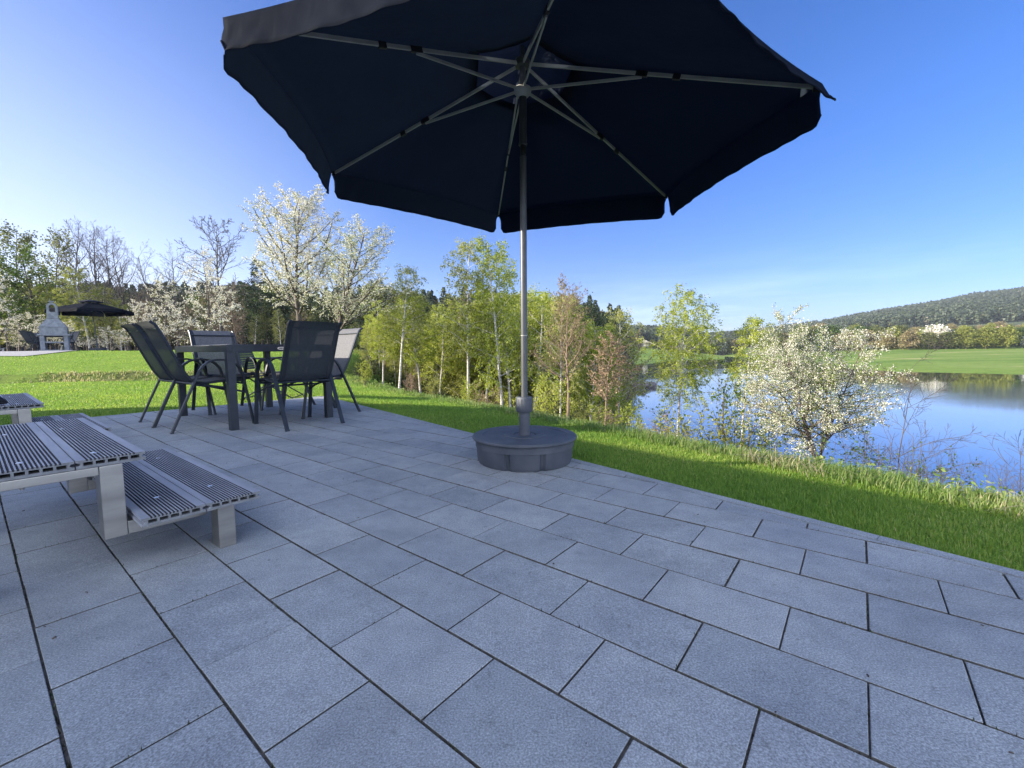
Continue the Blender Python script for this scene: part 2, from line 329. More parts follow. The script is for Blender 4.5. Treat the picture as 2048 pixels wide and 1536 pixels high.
# foliage
M['blade'] = leafmat('grass_blade', [(0, (.075, .16, .03)), (.45, (.165, .285, .045)), (.8, (.29, .37, .07)), (1, (.44, .42, .17))], .5)
M['coarse'] = leafmat('coarse_grass', [(0, (.06, .12, .03)), (.4, (.13, .22, .05)), (.7, (.24, .30, .10)), (.85, (.38, .34, .19)), (1, (.52, .45, .30))], .45)
M['moss'] = leafmat('joint_moss', [(0, (.03, .03, .022)), (.6, (.07, .065, .05)), (.85, (.05, .08, .025)), (1, (.12, .11, .07))], .1)
M['birch_leaf'] = leafmat('birch_leaf', [(0, (.15, .20, .025)), (.5, (.30, .35, .045)), (1, (.46, .48, .11))], .5)
M['birch_leaf2'] = leafmat('birch_leaf_olive', [(0, (.12, .15, .03)), (.5, (.25, .27, .055)), (1, (.40, .40, .12))], .5)
M['green_leaf'] = leafmat('fresh_green_leaf', [(0, (.022, .05, .012)), (.5, (.05, .095, .018)), (1, (.11, .16, .03))], .4)
M['olive_leaf'] = leafmat('olive_leaf', [(0, (.05, .065, .02)), (.5, (.11, .13, .035)), (1, (.22, .22, .075))], .45)
M['blossom'] = leafmat('cherry_blossom', [(0, (.60, .57, .53)), (.70, (.72, .70, .66)), (.79, (.66, .64, .56)), (.82, (.16, .22, .04)), (1, (.26, .27, .06))], .4, tcol=1.0)
M['blossom_green'] = leafmat('leafing_blossom', [(0, (.56, .55, .47)), (.50, (.70, .68, .60)), (.58, (.58, .58, .42)), (.61, (.15, .22, .04)), (1, (.26, .31, .07))], .4, tcol=1.0)
M['pine'] = leafmat('pine_needles', [(0, (.012, .025, .012)), (.5, (.03, .05, .02)), (1, (.07, .09, .03))], .15)
M['brown_leaf'] = leafmat('dry_brown_leaf', [(0, (.22, .13, .08)), (.5, (.36, .24, .16)), (1, (.48, .37, .26))], .35)
M['bud'] = leafmat('ruddy_buds', [(0, (.16, .13, .07)), (.5, (.25, .20, .11)), (1, (.30, .29, .12))], .3)
M['forest'] = leafmat('hill_forest', [(0, (.035, .052, .036)), (.45, (.062, .082, .048)), (.75, (.10, .118, .06)), (.9, (.15, .155, .08)), (1, (.19, .165, .13))], .1)

# ------------------------------------------------------------------ terrain
WATER_Z = -5.0
crest = [(4.2, -14.0), (3.3, -4.0), (2.75, 0.6), (2.43, 2.01), (1.87, 2.78), (1.23, 3.83), (.21, 5.13), (-.94, 6.56), (-2.68, 8.8), (-3.76, 10.4), (-5.4, 14.0), (-7.2, 22.0), (-9.0, 34.0), (-11, 60.0), (-14, 130.0)]
CR = np.array(crest)
def sd_crest(x, y):
    """signed distance to the crest line; positive on the lake side"""
    x = np.asarray(x, float); y = np.asarray(y, float); best = np.full(x.shape, 1e9); sg = np.ones(x.shape)
    for a, b_ in zip(CR[:-1], CR[1:]):
        d = b_ - a; L2 = d @ d; u = np.clip(((x - a[0]) * d[0] + (y - a[1]) * d[1]) / L2, 0, 1)
        dx = x - (a[0] + u * d[0]); dy = y - (a[1] + u * d[1]); dd = np.hypot(dx, dy)
        s = np.sign(-(d[0] * dy - d[1] * dx)); m = dd < best; best = np.where(m, dd, best); sg = np.where(m, s, sg)
    return best * sg
def sstep(a, b, x): t_ = np.clip((x - a) / (b - a), 0, 1); return t_ * t_ * (3 - 2 * t_)
def ground(x, y):
    x = np.asarray(x, float); y = np.asarray(y, float)
    sd = sd_crest(x, y); s = y - (10.0 + .19 * (x + 11.8))
    rise = .20 * sstep(0, .45, s) + np.clip(s - .4, 0, 5.2) * .105
    m = sstep(-4.6, -7.4, x)
    z = rise * m - .012
    z = z - .10 * sstep(-1.6, 0, sd)
    k = sstep(-20, -30, -sd) * 0
    bank = np.where(sd > 0, .08 * sd + .50 * np.clip(sd - .25, 0, None), 0)
    z = z - np.minimum(bank, 6.5)
    wob = (np.sin(x * 1.7 + y * .6) + np.sin(y * 1.3 - x * .8)) * .5
    far = sstep(5, 14, np.hypot(x, y))
    t_ = x * tX + y * tY; n_ = x * nX + y * nY
    z = z - .06 * ((t_ > -6.30) & (t_ < 3.25) & (n_ < 2.0 - .21 * t_) & (n_ > -2.5))
    return z + wob * (.015 * sstep(2.2, 4, np.hypot(x, y)) + .05 * far * (sd > 0))
def gz(x, y): return float(ground(np.array([x]), np.array([y]))[0])
rads = np.concatenate([[0], np.geomspace(.5, 9, 80), np.linspace(9.06, 16, 130), np.geomspace(16.3, 170, 80)])
angs = np.linspace(-math.pi, math.pi, 421)[:-1]
# finer steps inside the view
angs = np.sort(np.concatenate([np.linspace(-1.15, 1.15, 340), np.linspace(1.17, 2 * math.pi - 1.17, 80)]))
RR, AA = np.meshgrid(rads, angs, indexing='ij')
X = RR * np.sin(AA); Y = RR * np.cos(AA); Z = ground(X, Y)
na = len(angs); V = np.stack([X, Y, Z], -1).reshape(-1, 3)
i, j = np.meshgrid(np.arange(1, len(rads) - 1), np.arange(na), indexing='ij'); j2 = (j + 1) % na
F = np.stack([i * na + j, i * na + j2, (i + 1) * na + j2, (i + 1) * na + j], -1).reshape(-1, 4)[:, ::-1]
j = np.arange(na); F0 = np.stack([j * 0, na + j, na + (j + 1) % na, na + (j + 1) % na], -1)
fc = V[F].mean(1); sdf = sd_crest(fc[:, 0], fc[:, 1])
led = fc[:, 1] - (10.0 + .19 * (fc[:, 0] + 11.8))
wild = np.maximum(sstep(-.25, .35, sdf), ((led > -.05) & (led < .42) & (fc[:, 0] < -5.2)).astype(float) * (.55 + .3 * np.sin(fc[:, 0] * 3.1) * np.sin(fc[:, 0] * 1.3 + 1)))
wild = np.maximum(wild, sstep(23.5, 26.5, np.hypot(fc[:, 0] + 0, fc[:, 1])) * (fc[:, 1] > 0) * (fc[:, 0] < -3))
me = fastmesh('lawn', V, F, {'wild': wild}, smooth=True)
tag(link('lawn', me, M['ground']), kind='structure')

# terrace with real slabs, joints and kerb
ROW, LEN, C0 = .2075, .3189, .0619
offs = [-3.225 * .883, -1.946 * .883, -2.126 * .883, -1.216 * .883, -1.394 * .883, -1.57 * .883, -1.752 * .883, -1.207 * .883, -.667 * .883]
T_END = -6.33
def edge_n(t): return 2.03 - .21 * t
def clip(poly, f):
    o = []
    for a, b_ in zip(poly, poly[1:] + poly[:1]):
        fa, fb = f(a), f(b_)
        if fa >= 0: o.append(a)
        if (fa >= 0) != (fb >= 0):
            u = fa / (fa - fb); o.append((a[0] + (b_[0] - a[0]) * u, a[1] + (b_[1] - a[1]) * u))
    return o
def make_terrace():
    V, F, Tn, Mi = [], [], [], []
    rr = random.Random(3)
    for r in range(-13, 17):
        off = offs[r] if 0 <= r < 9 else (offs[0] + LEN * (.5 * (r % 2) + rr.uniform(-.06, .06)))
        n0 = C0 + r * ROW; k0 = int(math.floor((T_END - off) / LEN)) - 1
        gapL = .0052 if r < 3 else (.0078 if r < 6 else .0098)
        for k in range(k0, k0 + 45):
            ta = off + k * LEN; tb = ta + LEN
            if ta > 3.2: break
            g = rr.choice([.0018, .0021, .0026, .0032, .0042])
            dz = rr.uniform(-.0012, .0008); jt = rr.uniform(-.001, .001)
            poly = [(ta + g, n0 + gapL * .6 + jt), (tb - .0018, n0 + gapL * .6 + jt), (tb - .0018, n0 + ROW - .002 + jt), (ta + g, n0 + ROW - .002 + jt)]
            poly = clip(poly, lambda p: p[0] - (T_END + .052)); 
            if len(poly) > 2: poly = clip(poly, lambda p: (edge_n(p[0]) - .056) - p[1])
            if len(poly) < 3: continue
            cx = sum(p[0] for p in poly) / len(poly); cy = sum(p[1] for p in poly) / len(poly)
            ar = abs(sum(a[0] * b_[1] - b_[0] * a[1] for a, b_ in zip(poly, poly[1:] + poly[:1]))) / 2
            if ar < .0008: continue
            b0 = len(V); n_ = len(poly); tint = rr.random()
            def inset(p, d):
                q = Vector((cx - p[0], cy - p[1])); L = q.length; return (p[0] + (q.x / L) * d * 1.2, p[1] + (q.y / L) * d * 1.2)
            for lvl, (d, z) in enumerate(((0, -.04), (0, -.0009), (.0016, 0))):
                for p in poly:
                    q = inset(p, d) if d else p; V.append(tn(q[0], q[1], z + dz))
            for lv in range(2):
                for i_ in range(n_):
                    F.append([b0 + lv * n_ + i_, b0 + lv * n_ + (i_ + 1) % n_, b0 + (lv + 1) * n_ + (i_ + 1) % n_, b0 + (lv + 1) * n_ + i_]); Tn.append(tint); Mi.append(1 if lv == 0 else 0)
            F.append([b0 + 2 * n_ + i_ for i_ in range(n_)]); Tn.append(tint); Mi.append(0)
    # kerb stones round the edge
    def kerb(a, b_, w, seg):
        A = Vector(a); B = Vector(b_); d = (B - A); L = d.length; d /= L; q = Vector((d.y, -d.x)); k = int(L / seg)
        for i_ in range(k):
            p0 = A + d * (L * i_ / k + .001); p1 = A + d * (L * (i_ + 1) / k - .001); b0 = len(V)
            for z in (-.12, .001):
                for p, s_ in ((p0, 0), (p1, 0), (p1, 1), (p0, 1)):
                    r_ = p + q * (w * s_); V.append(tn(r_.x, r_.y, z))
            for f in ((4, 5, 6, 7), (0, 1, 5, 4), (1, 2, 6, 5), (2, 3, 7, 6), (3, 0, 4, 7)): F.append([b0 + x for x in f]); Tn.append(.35 + .1 * (i_ % 2)); Mi.append(0)
    e0 = (T_END, edge_n(T_END)); e1 = (3.3, edge_n(3.3))
    kerb(e0, e1, .05, 1.0)
    kerb((T_END, -2.6), (T_END, edge_n(T_END)), .05, 1.0)
    me = bpy.data.meshes.new('terrace_paving'); me.from_pydata(V, [], F)
    at = me.attributes.new('tint', 'FLOAT', 'FACE'); at.data.foreach_set('value', Tn)
    me.polygons.foreach_set('material_index', Mi); o = link('terrace_paving', me, [M['slab'], M['sand']]); bm = bmesh.new(); bm.from_mesh(me); bmesh.ops.recalc_face_normals(bm, faces=bm.faces); bm.to_mesh(me); bm.free()
    tag(o, kind='structure')
    mb = MB(); mb.prism([(T_END + .04, -2.6), (3.3, -2.6), (3.3, edge_n(3.3) - .045), (T_END + .04, edge_n(T_END) - .045)], -.10, -.0075, lambda p, z: tn(p[0], p[1], z))
    tag(mb.build('sand_bed', M['sand']), kind='structure')
make_terrace()

# moss, grit and weeds in the joints
def make_joint_weeds():
    Vs = []; rr = np.random.RandomState(8); n = 5200
    P = []
    while len(P) < n:
        r = rr.randint(-4, 10); t_ = rr.uniform(-4.5, 1.2)
        if rr.rand() < .7: nn_ = C0 + r * ROW + rr.normal(0, .0015); tt = t_
        else:
            off = offs[r] if 0 <= r < 9 else offs[0] + LEN * .5 * (r % 2); tt = off + LEN * rr.randint(-8, 12) + rr.normal(0, .0015); nn_ = C0 + (r + rr.rand()) * ROW
        if nn_ > edge_n(tt) - .06 or tt < -6: continue
        cl = math.sin(tt * 5.1 + r * 2.3) + math.sin(tt * 13.7 + r)
        if cl < -.2 and rr.rand() < .8: continue
        P.append(tn(tt, nn_, -.0085))
    P = np.array(P); a = rr.uniform(0, 2 * math.pi, n); h = rr.uniform(.004, .012, n); w = rr.uniform(.0015, .004, n)
    ex = np.stack([np.cos(a), np.sin(a), a * 0], -1); tip = P + np.stack([rr.normal(0, .002, n), rr.normal(0, .002, n), h + .004], -1)
    V = np.concatenate([P - ex * w[:, None], P + ex * w[:, None], tip]); F = np.stack([np.arange(n), np.arange(n) + n, np.arange(n) + 2 * n], -1)
    tag(link('joint_moss', fastmesh('joint_moss', V, F, {'tint': rr.rand(n)}), M['moss']), label='moss and grit in the joints of the grey paving', cat='moss', kind='stuff')
make_joint_weeds()

# a few stray twigs and leaf crumbs on the slabs
mb = MB(); rr = random.Random(4)
for _ in range(46):
    t_, n_ = rr.uniform(-3.5, .6), rr.uniform(-.1, 1.9); a = rr.uniform(0, 6.28); L = rr.uniform(.002, .009) if rr.random() < .93 else rr.uniform(.01, .025)
    if n_ > edge_n(t_) - .1: continue
    p = tn(t_, n_, .0015); mb.tube([p, (p[0] + L * .5 * math.cos(a), p[1] + L * .5 * math.sin(a), .0025), (p[0] + L * math.cos(a + .3), p[1] + L * math.sin(a + .3), .0015)], [rr.uniform(.0008, .0022)] * 3, 5)
tag(mb.build('leaf_crumbs', M['bark']), label='dark leaf crumbs and twigs scattered on the grey slabs', cat='debris', kind='stuff')

# lake
mb = MB(); mb.add([(-400, -400, WATER_Z), (2500, -400, WATER_Z), (2500, 1200, WATER_Z), (-400, 1200, WATER_Z)], [(0, 1, 2, 3)])
tag(mb.build('lake', M['water']), kind='structure')

# far shores: a grid between a shore line and an upper line, each given as (px, y of the picture line, distance)
def interp(tab, px):
    xs = [a[0] for a in tab]; return [np.interp(px, xs, [a[k] for a in tab]) for k in range(1, len(tab[0]))]
def shore_sheet(name, lines, px0, px1, n, mat, ease=None, noise_h=0.0, skirt=True):
    pxs = np.linspace(px0, px1, n); rows = []
    for tab, mode in lines:
        row = []
        for px in pxs:
            v_ = interp(tab, px)
            if mode == 'z': z, Yd = v_; d = ray(px, 700); row.append((d[0] / d[1] * Yd, Yd, z))
            else: yy, Yd = v_; p = at_y(px, yy, Yd); row.append(tuple(p))
        rows.append(row)
    rows = np.array(rows)                                    # control rows -> dense rows
    k = 14; dense = []
    for a in range(len(rows) - 1):
        for u in range(k): dense.append(rows[a] + (rows[a + 1] - rows[a]) * (u / k))
    dense.append(rows[-1]); D = np.array(dense)
    if noise_h:
        D[..., 2] += noise_h * (np.sin(D[..., 0] * .031 + 1) * np.sin(D[..., 1] * .027) + .5 * np.sin(D[..., 0] * .083 + D[..., 1] * .05)) * np.linspace(0, 1, len(D))[:, None]
    nr, nc = D.shape[:2]; V = D.reshape(-1, 3); i, j = np.meshgrid(np.arange(nr - 1), np.arange(nc - 1), indexing='ij')
    F = np.stack([i * nc + j, i * nc + j + 1, (i + 1) * nc + j + 1, (i + 1) * nc + j], -1).reshape(-1, 4)
    o = link(name, fastmesh(name, V, F, smooth=True), mat); tag(o, kind='structure'); return D
# meadow on the right shore
mead = shore_sheet('meadow', [
    ([(1330, WATER_Z - .4, 330), (1440, WATER_Z - .4, 300), (1560, WATER_Z - .4, 190), (1700, WATER_Z - .4, 110), (1800, WATER_Z - .4, 95), (2048, WATER_Z - .4, 83), (2500, WATER_Z - .4, 76)], 'z'),
    ([(1330, WATER_Z + .2, 345), (1440, WATER_Z + .2, 315), (1560, WATER_Z + .2, 200), (1700, WATER_Z + .2, 118), (1800, WATER_Z + .2, 101), (2048, WATER_Z + .2, 88), (2500, WATER_Z + .2, 81)], 'z'),
    ([(1330, -3.6, 390), (1440, -3.6, 350), (1560, -3, 300), (1700, -1.6, 250), (1800, -1.1, 225), (2048, -.7, 205), (2500, -.3, 200)], 'z'),
    ([(1330, 0, 460), (1440, 0, 440), (1560, 2, 430), (1700, 8, 400), (1800, 12, 380), (2048, 16, 360), (2500, 18, 350)], 'z')], 1300, 2500, 90, M['meadow'])
mead2 = shore_sheet('far_meadow', [
    ([(1150, WATER_Z - .4, 205), (1440, WATER_Z - .4, 215)], 'z'), ([(1150, WATER_Z + .2, 214), (1440, WATER_Z + .2, 224)], 'z'),
    ([(1150, 1.3, 330), (1290, 1.2, 330), (1360, -1.5, 320), (1450, -4.8, 300)], 'z')], 1100, 1450, 40, M['meadow'])
hillgrass = surf('hill_ground', (.03, .05, .02), (.06, .08, .03), .02, .95, 0, 0)
HB = [(1200, 2.5, 430), (1440, 1.5, 440), (1560, 1, 440), (1700, 8.5, 410), (1800, 13, 390), (2048, 17, 380), (2500, 19, 370)]
HC = [(1200, 674, 1050), (1430, 676, 1050), (1500, 669, 1000), (1560, 663, 980), (1650, 650, 950), (1750, 633, 920), (1850, 616, 900), (1950, 599, 880), (2048, 587, 860), (2200, 566, 830), (2500, 550, 800)]
hillD = shore_sheet('hill', [(HB, 'z'), (HC, 'y'), ([(a, b_ + 25, c + 300) for a, b_, c in HC], 'y')], 1200, 2500, 150, hillgrass, noise_h=3.0)
RB = [(1100, 1.0, 326), (1290, 1.0, 330), (1360, -1.6, 322), (1440, -4.6, 310)]
RC = [(1100, 668, 520), (1260, 670, 520), (1330, 672, 520), (1400, 684, 520), (1450, 697, 520)]
ridgeD = shore_sheet('ridge_hill', [(RB, 'z'), (RC, 'y'), ([(a, b_ + 12, c + 120) for a, b_, c in RC], 'y')], 1100, 1450, 50, hillgrass, noise_h=1.0)

# forest covering a slope: one tree = a lumpy cone or crown made of leaf clumps, thousands of them read as one wood
def forest(name, D, n, h0, h1, seed, label, conif=.6, rows=None, k=40, fs=.115):
    rr = np.random.RandomState(seed); nr, nc = D.shape[:2]
    if rows: D = D[rows[0]:rows[1]]; nr = len(D)
    u = rr.rand(n) * (nr - 1.001); v_ = rr.rand(n) * (nc - 1.001); iu = u.astype(int); iv = v_.astype(int); fu = (u - iu)[:, None]; fv = (v_ - iv)[:, None]
    P = (D[iu, iv] * (1 - fu) + D[iu + 1, iv] * fu) * (1 - fv) + (D[iu, iv + 1] * (1 - fu) + D[iu + 1, iv + 1] * fu) * fv
    zone = .5 + .5 * np.sin(P[:, 0] * .011 + 2) * np.sin(P[:, 1] * .013); con = rr.rand(n) < (conif * (.6 + .8 * zone))
    H = rr.uniform(h0, h1, n) * np.where(con, 1.12, .85); Wd = H * np.where(con, .24, .42)
    z = rr.rand(n, k); a = rr.uniform(0, 2 * math.pi, (n, k))
    rad = np.where(con[:, None], (1 - z) * 1.0 + .08, np.sqrt(np.clip(1 - (2 * z * .95 - .95) ** 2, .05, 1))) * Wd[:, None] * rr.uniform(.6, 1, (n, k))
    zz = P[:, 2:3] + H[:, None] * (.12 + .86 * z)
    C = np.stack([P[:, 0:1] + rad * np.cos(a), P[:, 1:2] + rad * np.sin(a), zz], -1).reshape(-1, 3); m = n * k
    s = np.repeat(H * fs, k)
    d1 = rr.normal(size=(m, 3)); d1 /= np.linalg.norm(d1, axis=1)[:, None]; d2 = rr.normal(size=(m, 3)); d2 -= (d2 * d1).sum(1)[:, None] * d1; d2 /= np.linalg.norm(d2, axis=1)[:, None]
    a3 = s[:, None]
    V = np.concatenate([C - d1 * a3, C + d1 * a3 * .6 + d2 * a3 * .8, C + d1 * a3 * .5 - d2 * a3 * .9])
    F = np.stack([np.arange(m), np.arange(m) + m, np.arange(m) + 2 * m], -1)
    tint = np.clip(np.repeat(np.where(con, rr.uniform(.02, .45, n), rr.choice([.5, .65, .75, .85, .97], n, p=[.35, .3, .2, .1, .05])), k) + rr.normal(0, .06, m), 0, 1)
    o = link(name, fastmesh(name, V, F, {'tint': tint}), M['forest'])
    tag(o, label=label, cat='forest', kind='stuff'); return o
forest('hill_forest', hillD, 16000, 9, 13, 5, 'mixed conifer forest covering the long hill across the lake', .75, rows=(1, 17))
forest('ridge_forest', ridgeD, 1500, 8, 12, 6, 'dark spruce forest on the low ridge behind the far meadow', 1.0, rows=(0, 17))

# ------------------------------------------------------------------ tree builder
def basis(d):
    r = Vector((0, 0, 1)) if abs(d.z) < .95 else Vector((1, 0, 0)); u = d.cross(r).normalized(); return u, d.cross(u).normalized()
class Tree:
    def __init__(s, seed): s.r = random.Random(seed); s.np = np.random.RandomState(seed); s.br = []
    def branch(s, p, d, L, r0, nseg, wob, grav, lvl, r1=.25):
        pts = [p.copy()]; d = d.normalized(); g = s.r.gauss
        for i in range(nseg):
            d = (d + Vector((g(0, wob), g(0, wob), g(0, wob) + grav))).normalized(); p = p + d * (L / nseg); pts.append(p.copy())
        rad = [r0 * (1 - (1 - r1) * (i / nseg)) for i in range(nseg + 1)]
        s.br.append((lvl, pts, rad)); return pts, rad
    def grow(s, H, r0, lean, levels, trunk_wob=.03, nseg=12, stems=1, fan=.16):
        for st in range(stems):
            ln = Vector((lean[0] + (s.r.gauss(0, fan) if stems > 1 else 0), lean[1] + (s.r.gauss(0, fan) if stems > 1 else 0), 1))
            start = Vector((s.r.gauss(0, .05) * (stems > 1) * H * .3, s.r.gauss(0, .05) * (stems > 1) * H * .3, 0))
            pts, rad = s.branch(start, ln, H * (1 if st == 0 else s.r.uniform(.75, .97)), r0 * (1 if stems == 1 else .7), nseg, trunk_wob, .02, 0, .12)
            s.kids(pts, rad, H, levels, 0)
    def kids(s, pts, rad, Lp, levels, k):
        if k >= len(levels): return
        c = levels[k]; n = c['n']; n = max(1, int(n * s.r.uniform(.85, 1.15))); az = s.r.uniform(0, 6.28)
        for i in range(n):
            f = c['s'] + (c.get('e', 1.0) - c['s']) * ((i + s.r.random()) / n); q = f * (len(pts) - 1); a = min(int(q), len(pts) - 2); w = q - a
            p = pts[a].lerp(pts[a + 1], w); rr_ = rad[a] + (rad[a + 1] - rad[a]) * w; d = (pts[a + 1] - pts[a]).normalized(); u, v_ = basis(d)
            az += 2.4 + s.r.gauss(0, .3); ang = R(c['ang'] + s.r.gauss(0, c.get('angv', 8)))
            dd = d * math.cos(ang) + (u * math.cos(az) + v_ * math.sin(az)) * math.sin(ang)
            x = (f - c['s']) / max(1e-6, 1 - c['s']); L = Lp * c['len'] * c.get('shape', lambda x: 1 - .6 * x)(x) * s.r.uniform(.7, 1.15)
            bp_, br_ = s.branch(p, dd, L, min(rr_ * .75, max(c.get('rmin', .002), L * c.get('rk', .016))), c.get('seg', 6), c.get('wob', .08), c.get('grav', 0), k + 1)
            s.kids(bp_, br_, L, levels, k + 1)
    def wood(s, minr=0.0, maxlvl=9):
        Vs = []; Fs = []; b0 = 0
        for lvl, pts, rad in s.br:
            if lvl > maxlvl: continue
            k = 8 if lvl == 0 else (5 if lvl == 1 else 3); P = np.array(pts); n = len(P)
            T = np.gradient(P, axis=0); T /= np.linalg.norm(T, axis=1)[:, None] + 1e-9
            ref = np.array([0, 0, 1.0]) if abs(T[0, 2]) < .9 else np.array([1.0, 0, 0]); U = np.cross(T, ref); U /= np.linalg.norm(U, axis=1)[:, None] + 1e-9; W = np.cross(T, U)
            a = np.arange(k) * 2 * math.pi / k; rr_ = np.maximum(np.array(rad), minr)
            if lvl == 0: rr_ = rr_.copy(); rr_[0] *= 1.35
            ring = P[:, None] + rr_[:, None, None] * (U[:, None] * np.cos(a)[None, :, None] + W[:, None] * np.sin(a)[None, :, None])
            Vs.append(ring.reshape(-1, 3)); i, j = np.meshgrid(np.arange(n - 1), np.arange(k), indexing='ij'); j2 = (j + 1) % k
            Fs.append(b0 + np.stack([i * k + j, i * k + j2, (i + 1) * k + j2, (i + 1) * k + j], -1).reshape(-1, 4)); b0 += n * k
        return fastmesh('trunk', np.concatenate(Vs), np.concatenate(Fs), smooth=True)
    def leaves(s, lvls, per, size, jit, wid=.55, hang=0.0, f0=.15, name='crown', blade=False, clump=0.0, tf=None, yr=.35):
        P = []; D = []
        for lvl, pts, rad in s.br:
            if lvl not in lvls: continue
            pp = np.array(pts); L = np.linalg.norm(np.diff(pp, axis=0), axis=1).sum(); n = s.np.poisson(per * L)
            if n == 0: continue
            q = (f0 + (1 - f0) * s.np.rand(n)) * (len(pp) - 1)
            if clump: q = q + np.sin(q * 9) * clump
            q = np.clip(q, 0, len(pp) - 1.001); a = q.astype(int); w = (q - a)[:, None]; P.append(pp[a] * (1 - w) + pp[a + 1] * w); D.append(pp[a + 1] - pp[a])
        P = np.concatenate(P); D = np.concatenate(D); n = len(P); D /= np.linalg.norm(D, axis=1)[:, None] + 1e-9
        P = P + s.np.normal(0, jit, (n, 3))
        u = s.np.normal(size=(n, 3)) + D * .8; u[:, 2] -= hang; u /= np.linalg.norm(u, axis=1)[:, None]
        w = s.np.normal(size=(n, 3)); w -= (w * u).sum(1)[:, None] * u; w /= np.linalg.norm(w, axis=1)[:, None]
        sz = (size * s.np.uniform(.6, 1.3, n))[:, None]
        V = np.concatenate([P, P + u * sz * .5 + w * sz * wid * .5, P + u * sz, P + u * sz * .5 - w * sz * wid * .5])
        F = np.stack([np.arange(n) + k * n for k in range(4)], -1)
        big = .5 + .5 * np.sin(P[:, 0] * 2.1 + 1.3 * P[:, 2]) * np.sin(P[:, 1] * 1.9 + P[:, 2] * 1.1)
        tint = np.clip(s.np.rand(n) * (1 - yr) + big * yr, 0, 1)
        if tf: tint = tf(tint, P, s.np)
        return fastmesh(name, V, F, {'tint': tint})

PROTO = {}
def proto(key, build):
    if key not in PROTO: PROTO[key] = build()
    return PROTO[key]
def cone(x): return 1 - .78 * x
def rnd(x): return .55 + 1.2 * x * (1 - x) * 1.6 - .25 * x
KINDS = {}
def mk_cherry(seed, H=5.5, stems=1, spread=1.0, n1=30, s1=.18, leafy='blossom', den=1.0, flat=False, bs=.060, fan=.16):
    t = Tree(seed); t.grow(H, .075 * H / 5.5, (0, 0), [
        dict(n=n1, s=s1, len=.50 * spread, ang=64 if flat else 46, shape=lambda x: 1.0 - .70 * x, seg=8, wob=.07, grav=.01 if flat else .075, rk=.014),
        dict(n=9, s=.12, len=.42, ang=42, shape=lambda x: 1 - .5 * x, seg=5, wob=.09, grav=.01 if flat else .05, rk=.012, rmin=.003),
        dict(n=4, s=.2, len=.42, ang=45, seg=3, wob=.1, grav=.03, rk=.01, rmin=.002)], stems=stems, fan=fan)
    w = t.wood(.0022); c = t.leaves((1, 2, 3), 60 * den, bs, .026, .8, f0=.12, yr=.25)
    return w, c, H, 'bark', leafy
def mk_birch(seed, H=6, leaf='birch_leaf', den=1.0, bare_top=0.0, lean=(0, 0), wide=1.0, size=.045, droop=-.16, n1=34, s1=.22):
    t = Tree(seed); t.grow(H, .055 * H / 6, lean, [
        dict(n=n1, s=s1, len=.26 * wide, ang=48, shape=lambda x: .75 + .9 * x * (1 - x) - .45 * x, seg=8, wob=.06, grav=-.02, rk=.010, rmin=.003),
        dict(n=8, s=.2, len=.55, ang=45, seg=7, wob=.07, grav=droop, rk=.006, rmin=.0018),
        dict(n=3, s=.3, len=.5, ang=35, seg=5, wob=.06, grav=droop * 1.3, rk=.005, rmin=.0015)], trunk_wob=.022, nseg=16)
    w = t.wood(.0016); c = t.leaves((2, 3), 85 * den, size * 1.25, .04, .65, hang=.7, f0=.1)
    return w, c, H, 'birch_bark', leaf
def mk_bare(seed, H=9, mat='bark_grey', bud=None, den=1.0, stems=1, up_=.04, ang=42, n1=26, s1=.25, spread=1.0, minr=.006, trunk=.12):
    t = Tree(seed); t.grow(H, trunk * H / 9, (0, 0), [
        dict(n=n1, s=s1, len=.40 * spread, ang=ang, shape=lambda x: 1 - .55 * x, seg=8, wob=.10, grav=up_, rk=.016),
        dict(n=8, s=.2, len=.46, ang=40, seg=6, wob=.11, grav=up_, rk=.012, rmin=.006),
        dict(n=6, s=.2, len=.48, ang=38, seg=4, wob=.1, grav=up_, rk=.010, rmin=.004)], stems=stems, trunk_wob=.05)
    w = t.wood(minr); c = t.leaves((3,), 5 * den, .07, .04, .6, f0=.3) if bud else None
    return w, c, H, mat, bud
def mk_leafy(seed, H=10, leaf='green_leaf', den=1.0, size=.16, bark='bark', spread=1.0, s1=.22, jit=.16):
    t = Tree(seed); t.grow(H, .11 * H / 10, (0, 0), [
        dict(n=26, s=s1, len=.34 * spread, ang=52, shape=lambda x: .8 + x * (1 - x) - .55 * x, seg=6, wob=.08, grav=.03, rk=.014),
        dict(n=8, s=.2, len=.5, ang=45, seg=5, wob=.1, grav=.01, rk=.01)])
    w = t.wood(.008); c = t.leaves((1, 2), 20 * den, size, jit, .75, f0=.25)
    return w, c, H, bark, leaf
def mk_pine(seed, spruce=False, H=11):
    t = Tree(seed); t.grow(H, .10, (0, 0), [
        dict(n=46 if spruce else 34, s=.12 if spruce else .42, len=.24 if spruce else .2, ang=82 if spruce else 66, shape=cone if spruce else (lambda x: .85 + .5 * x - 1.0 * x * x), seg=5, wob=.05, grav=-.02 if spruce else .05, rk=.012),
        dict(n=7, s=.25, len=.42, ang=50, seg=3, wob=.08, grav=0, rk=.01)], trunk_wob=.012)
    w = t.wood(.008); c = t.leaves((1, 2), 34, .19, .10, .5, f0=.2)
    return w, c, H, 'bark', 'pine'
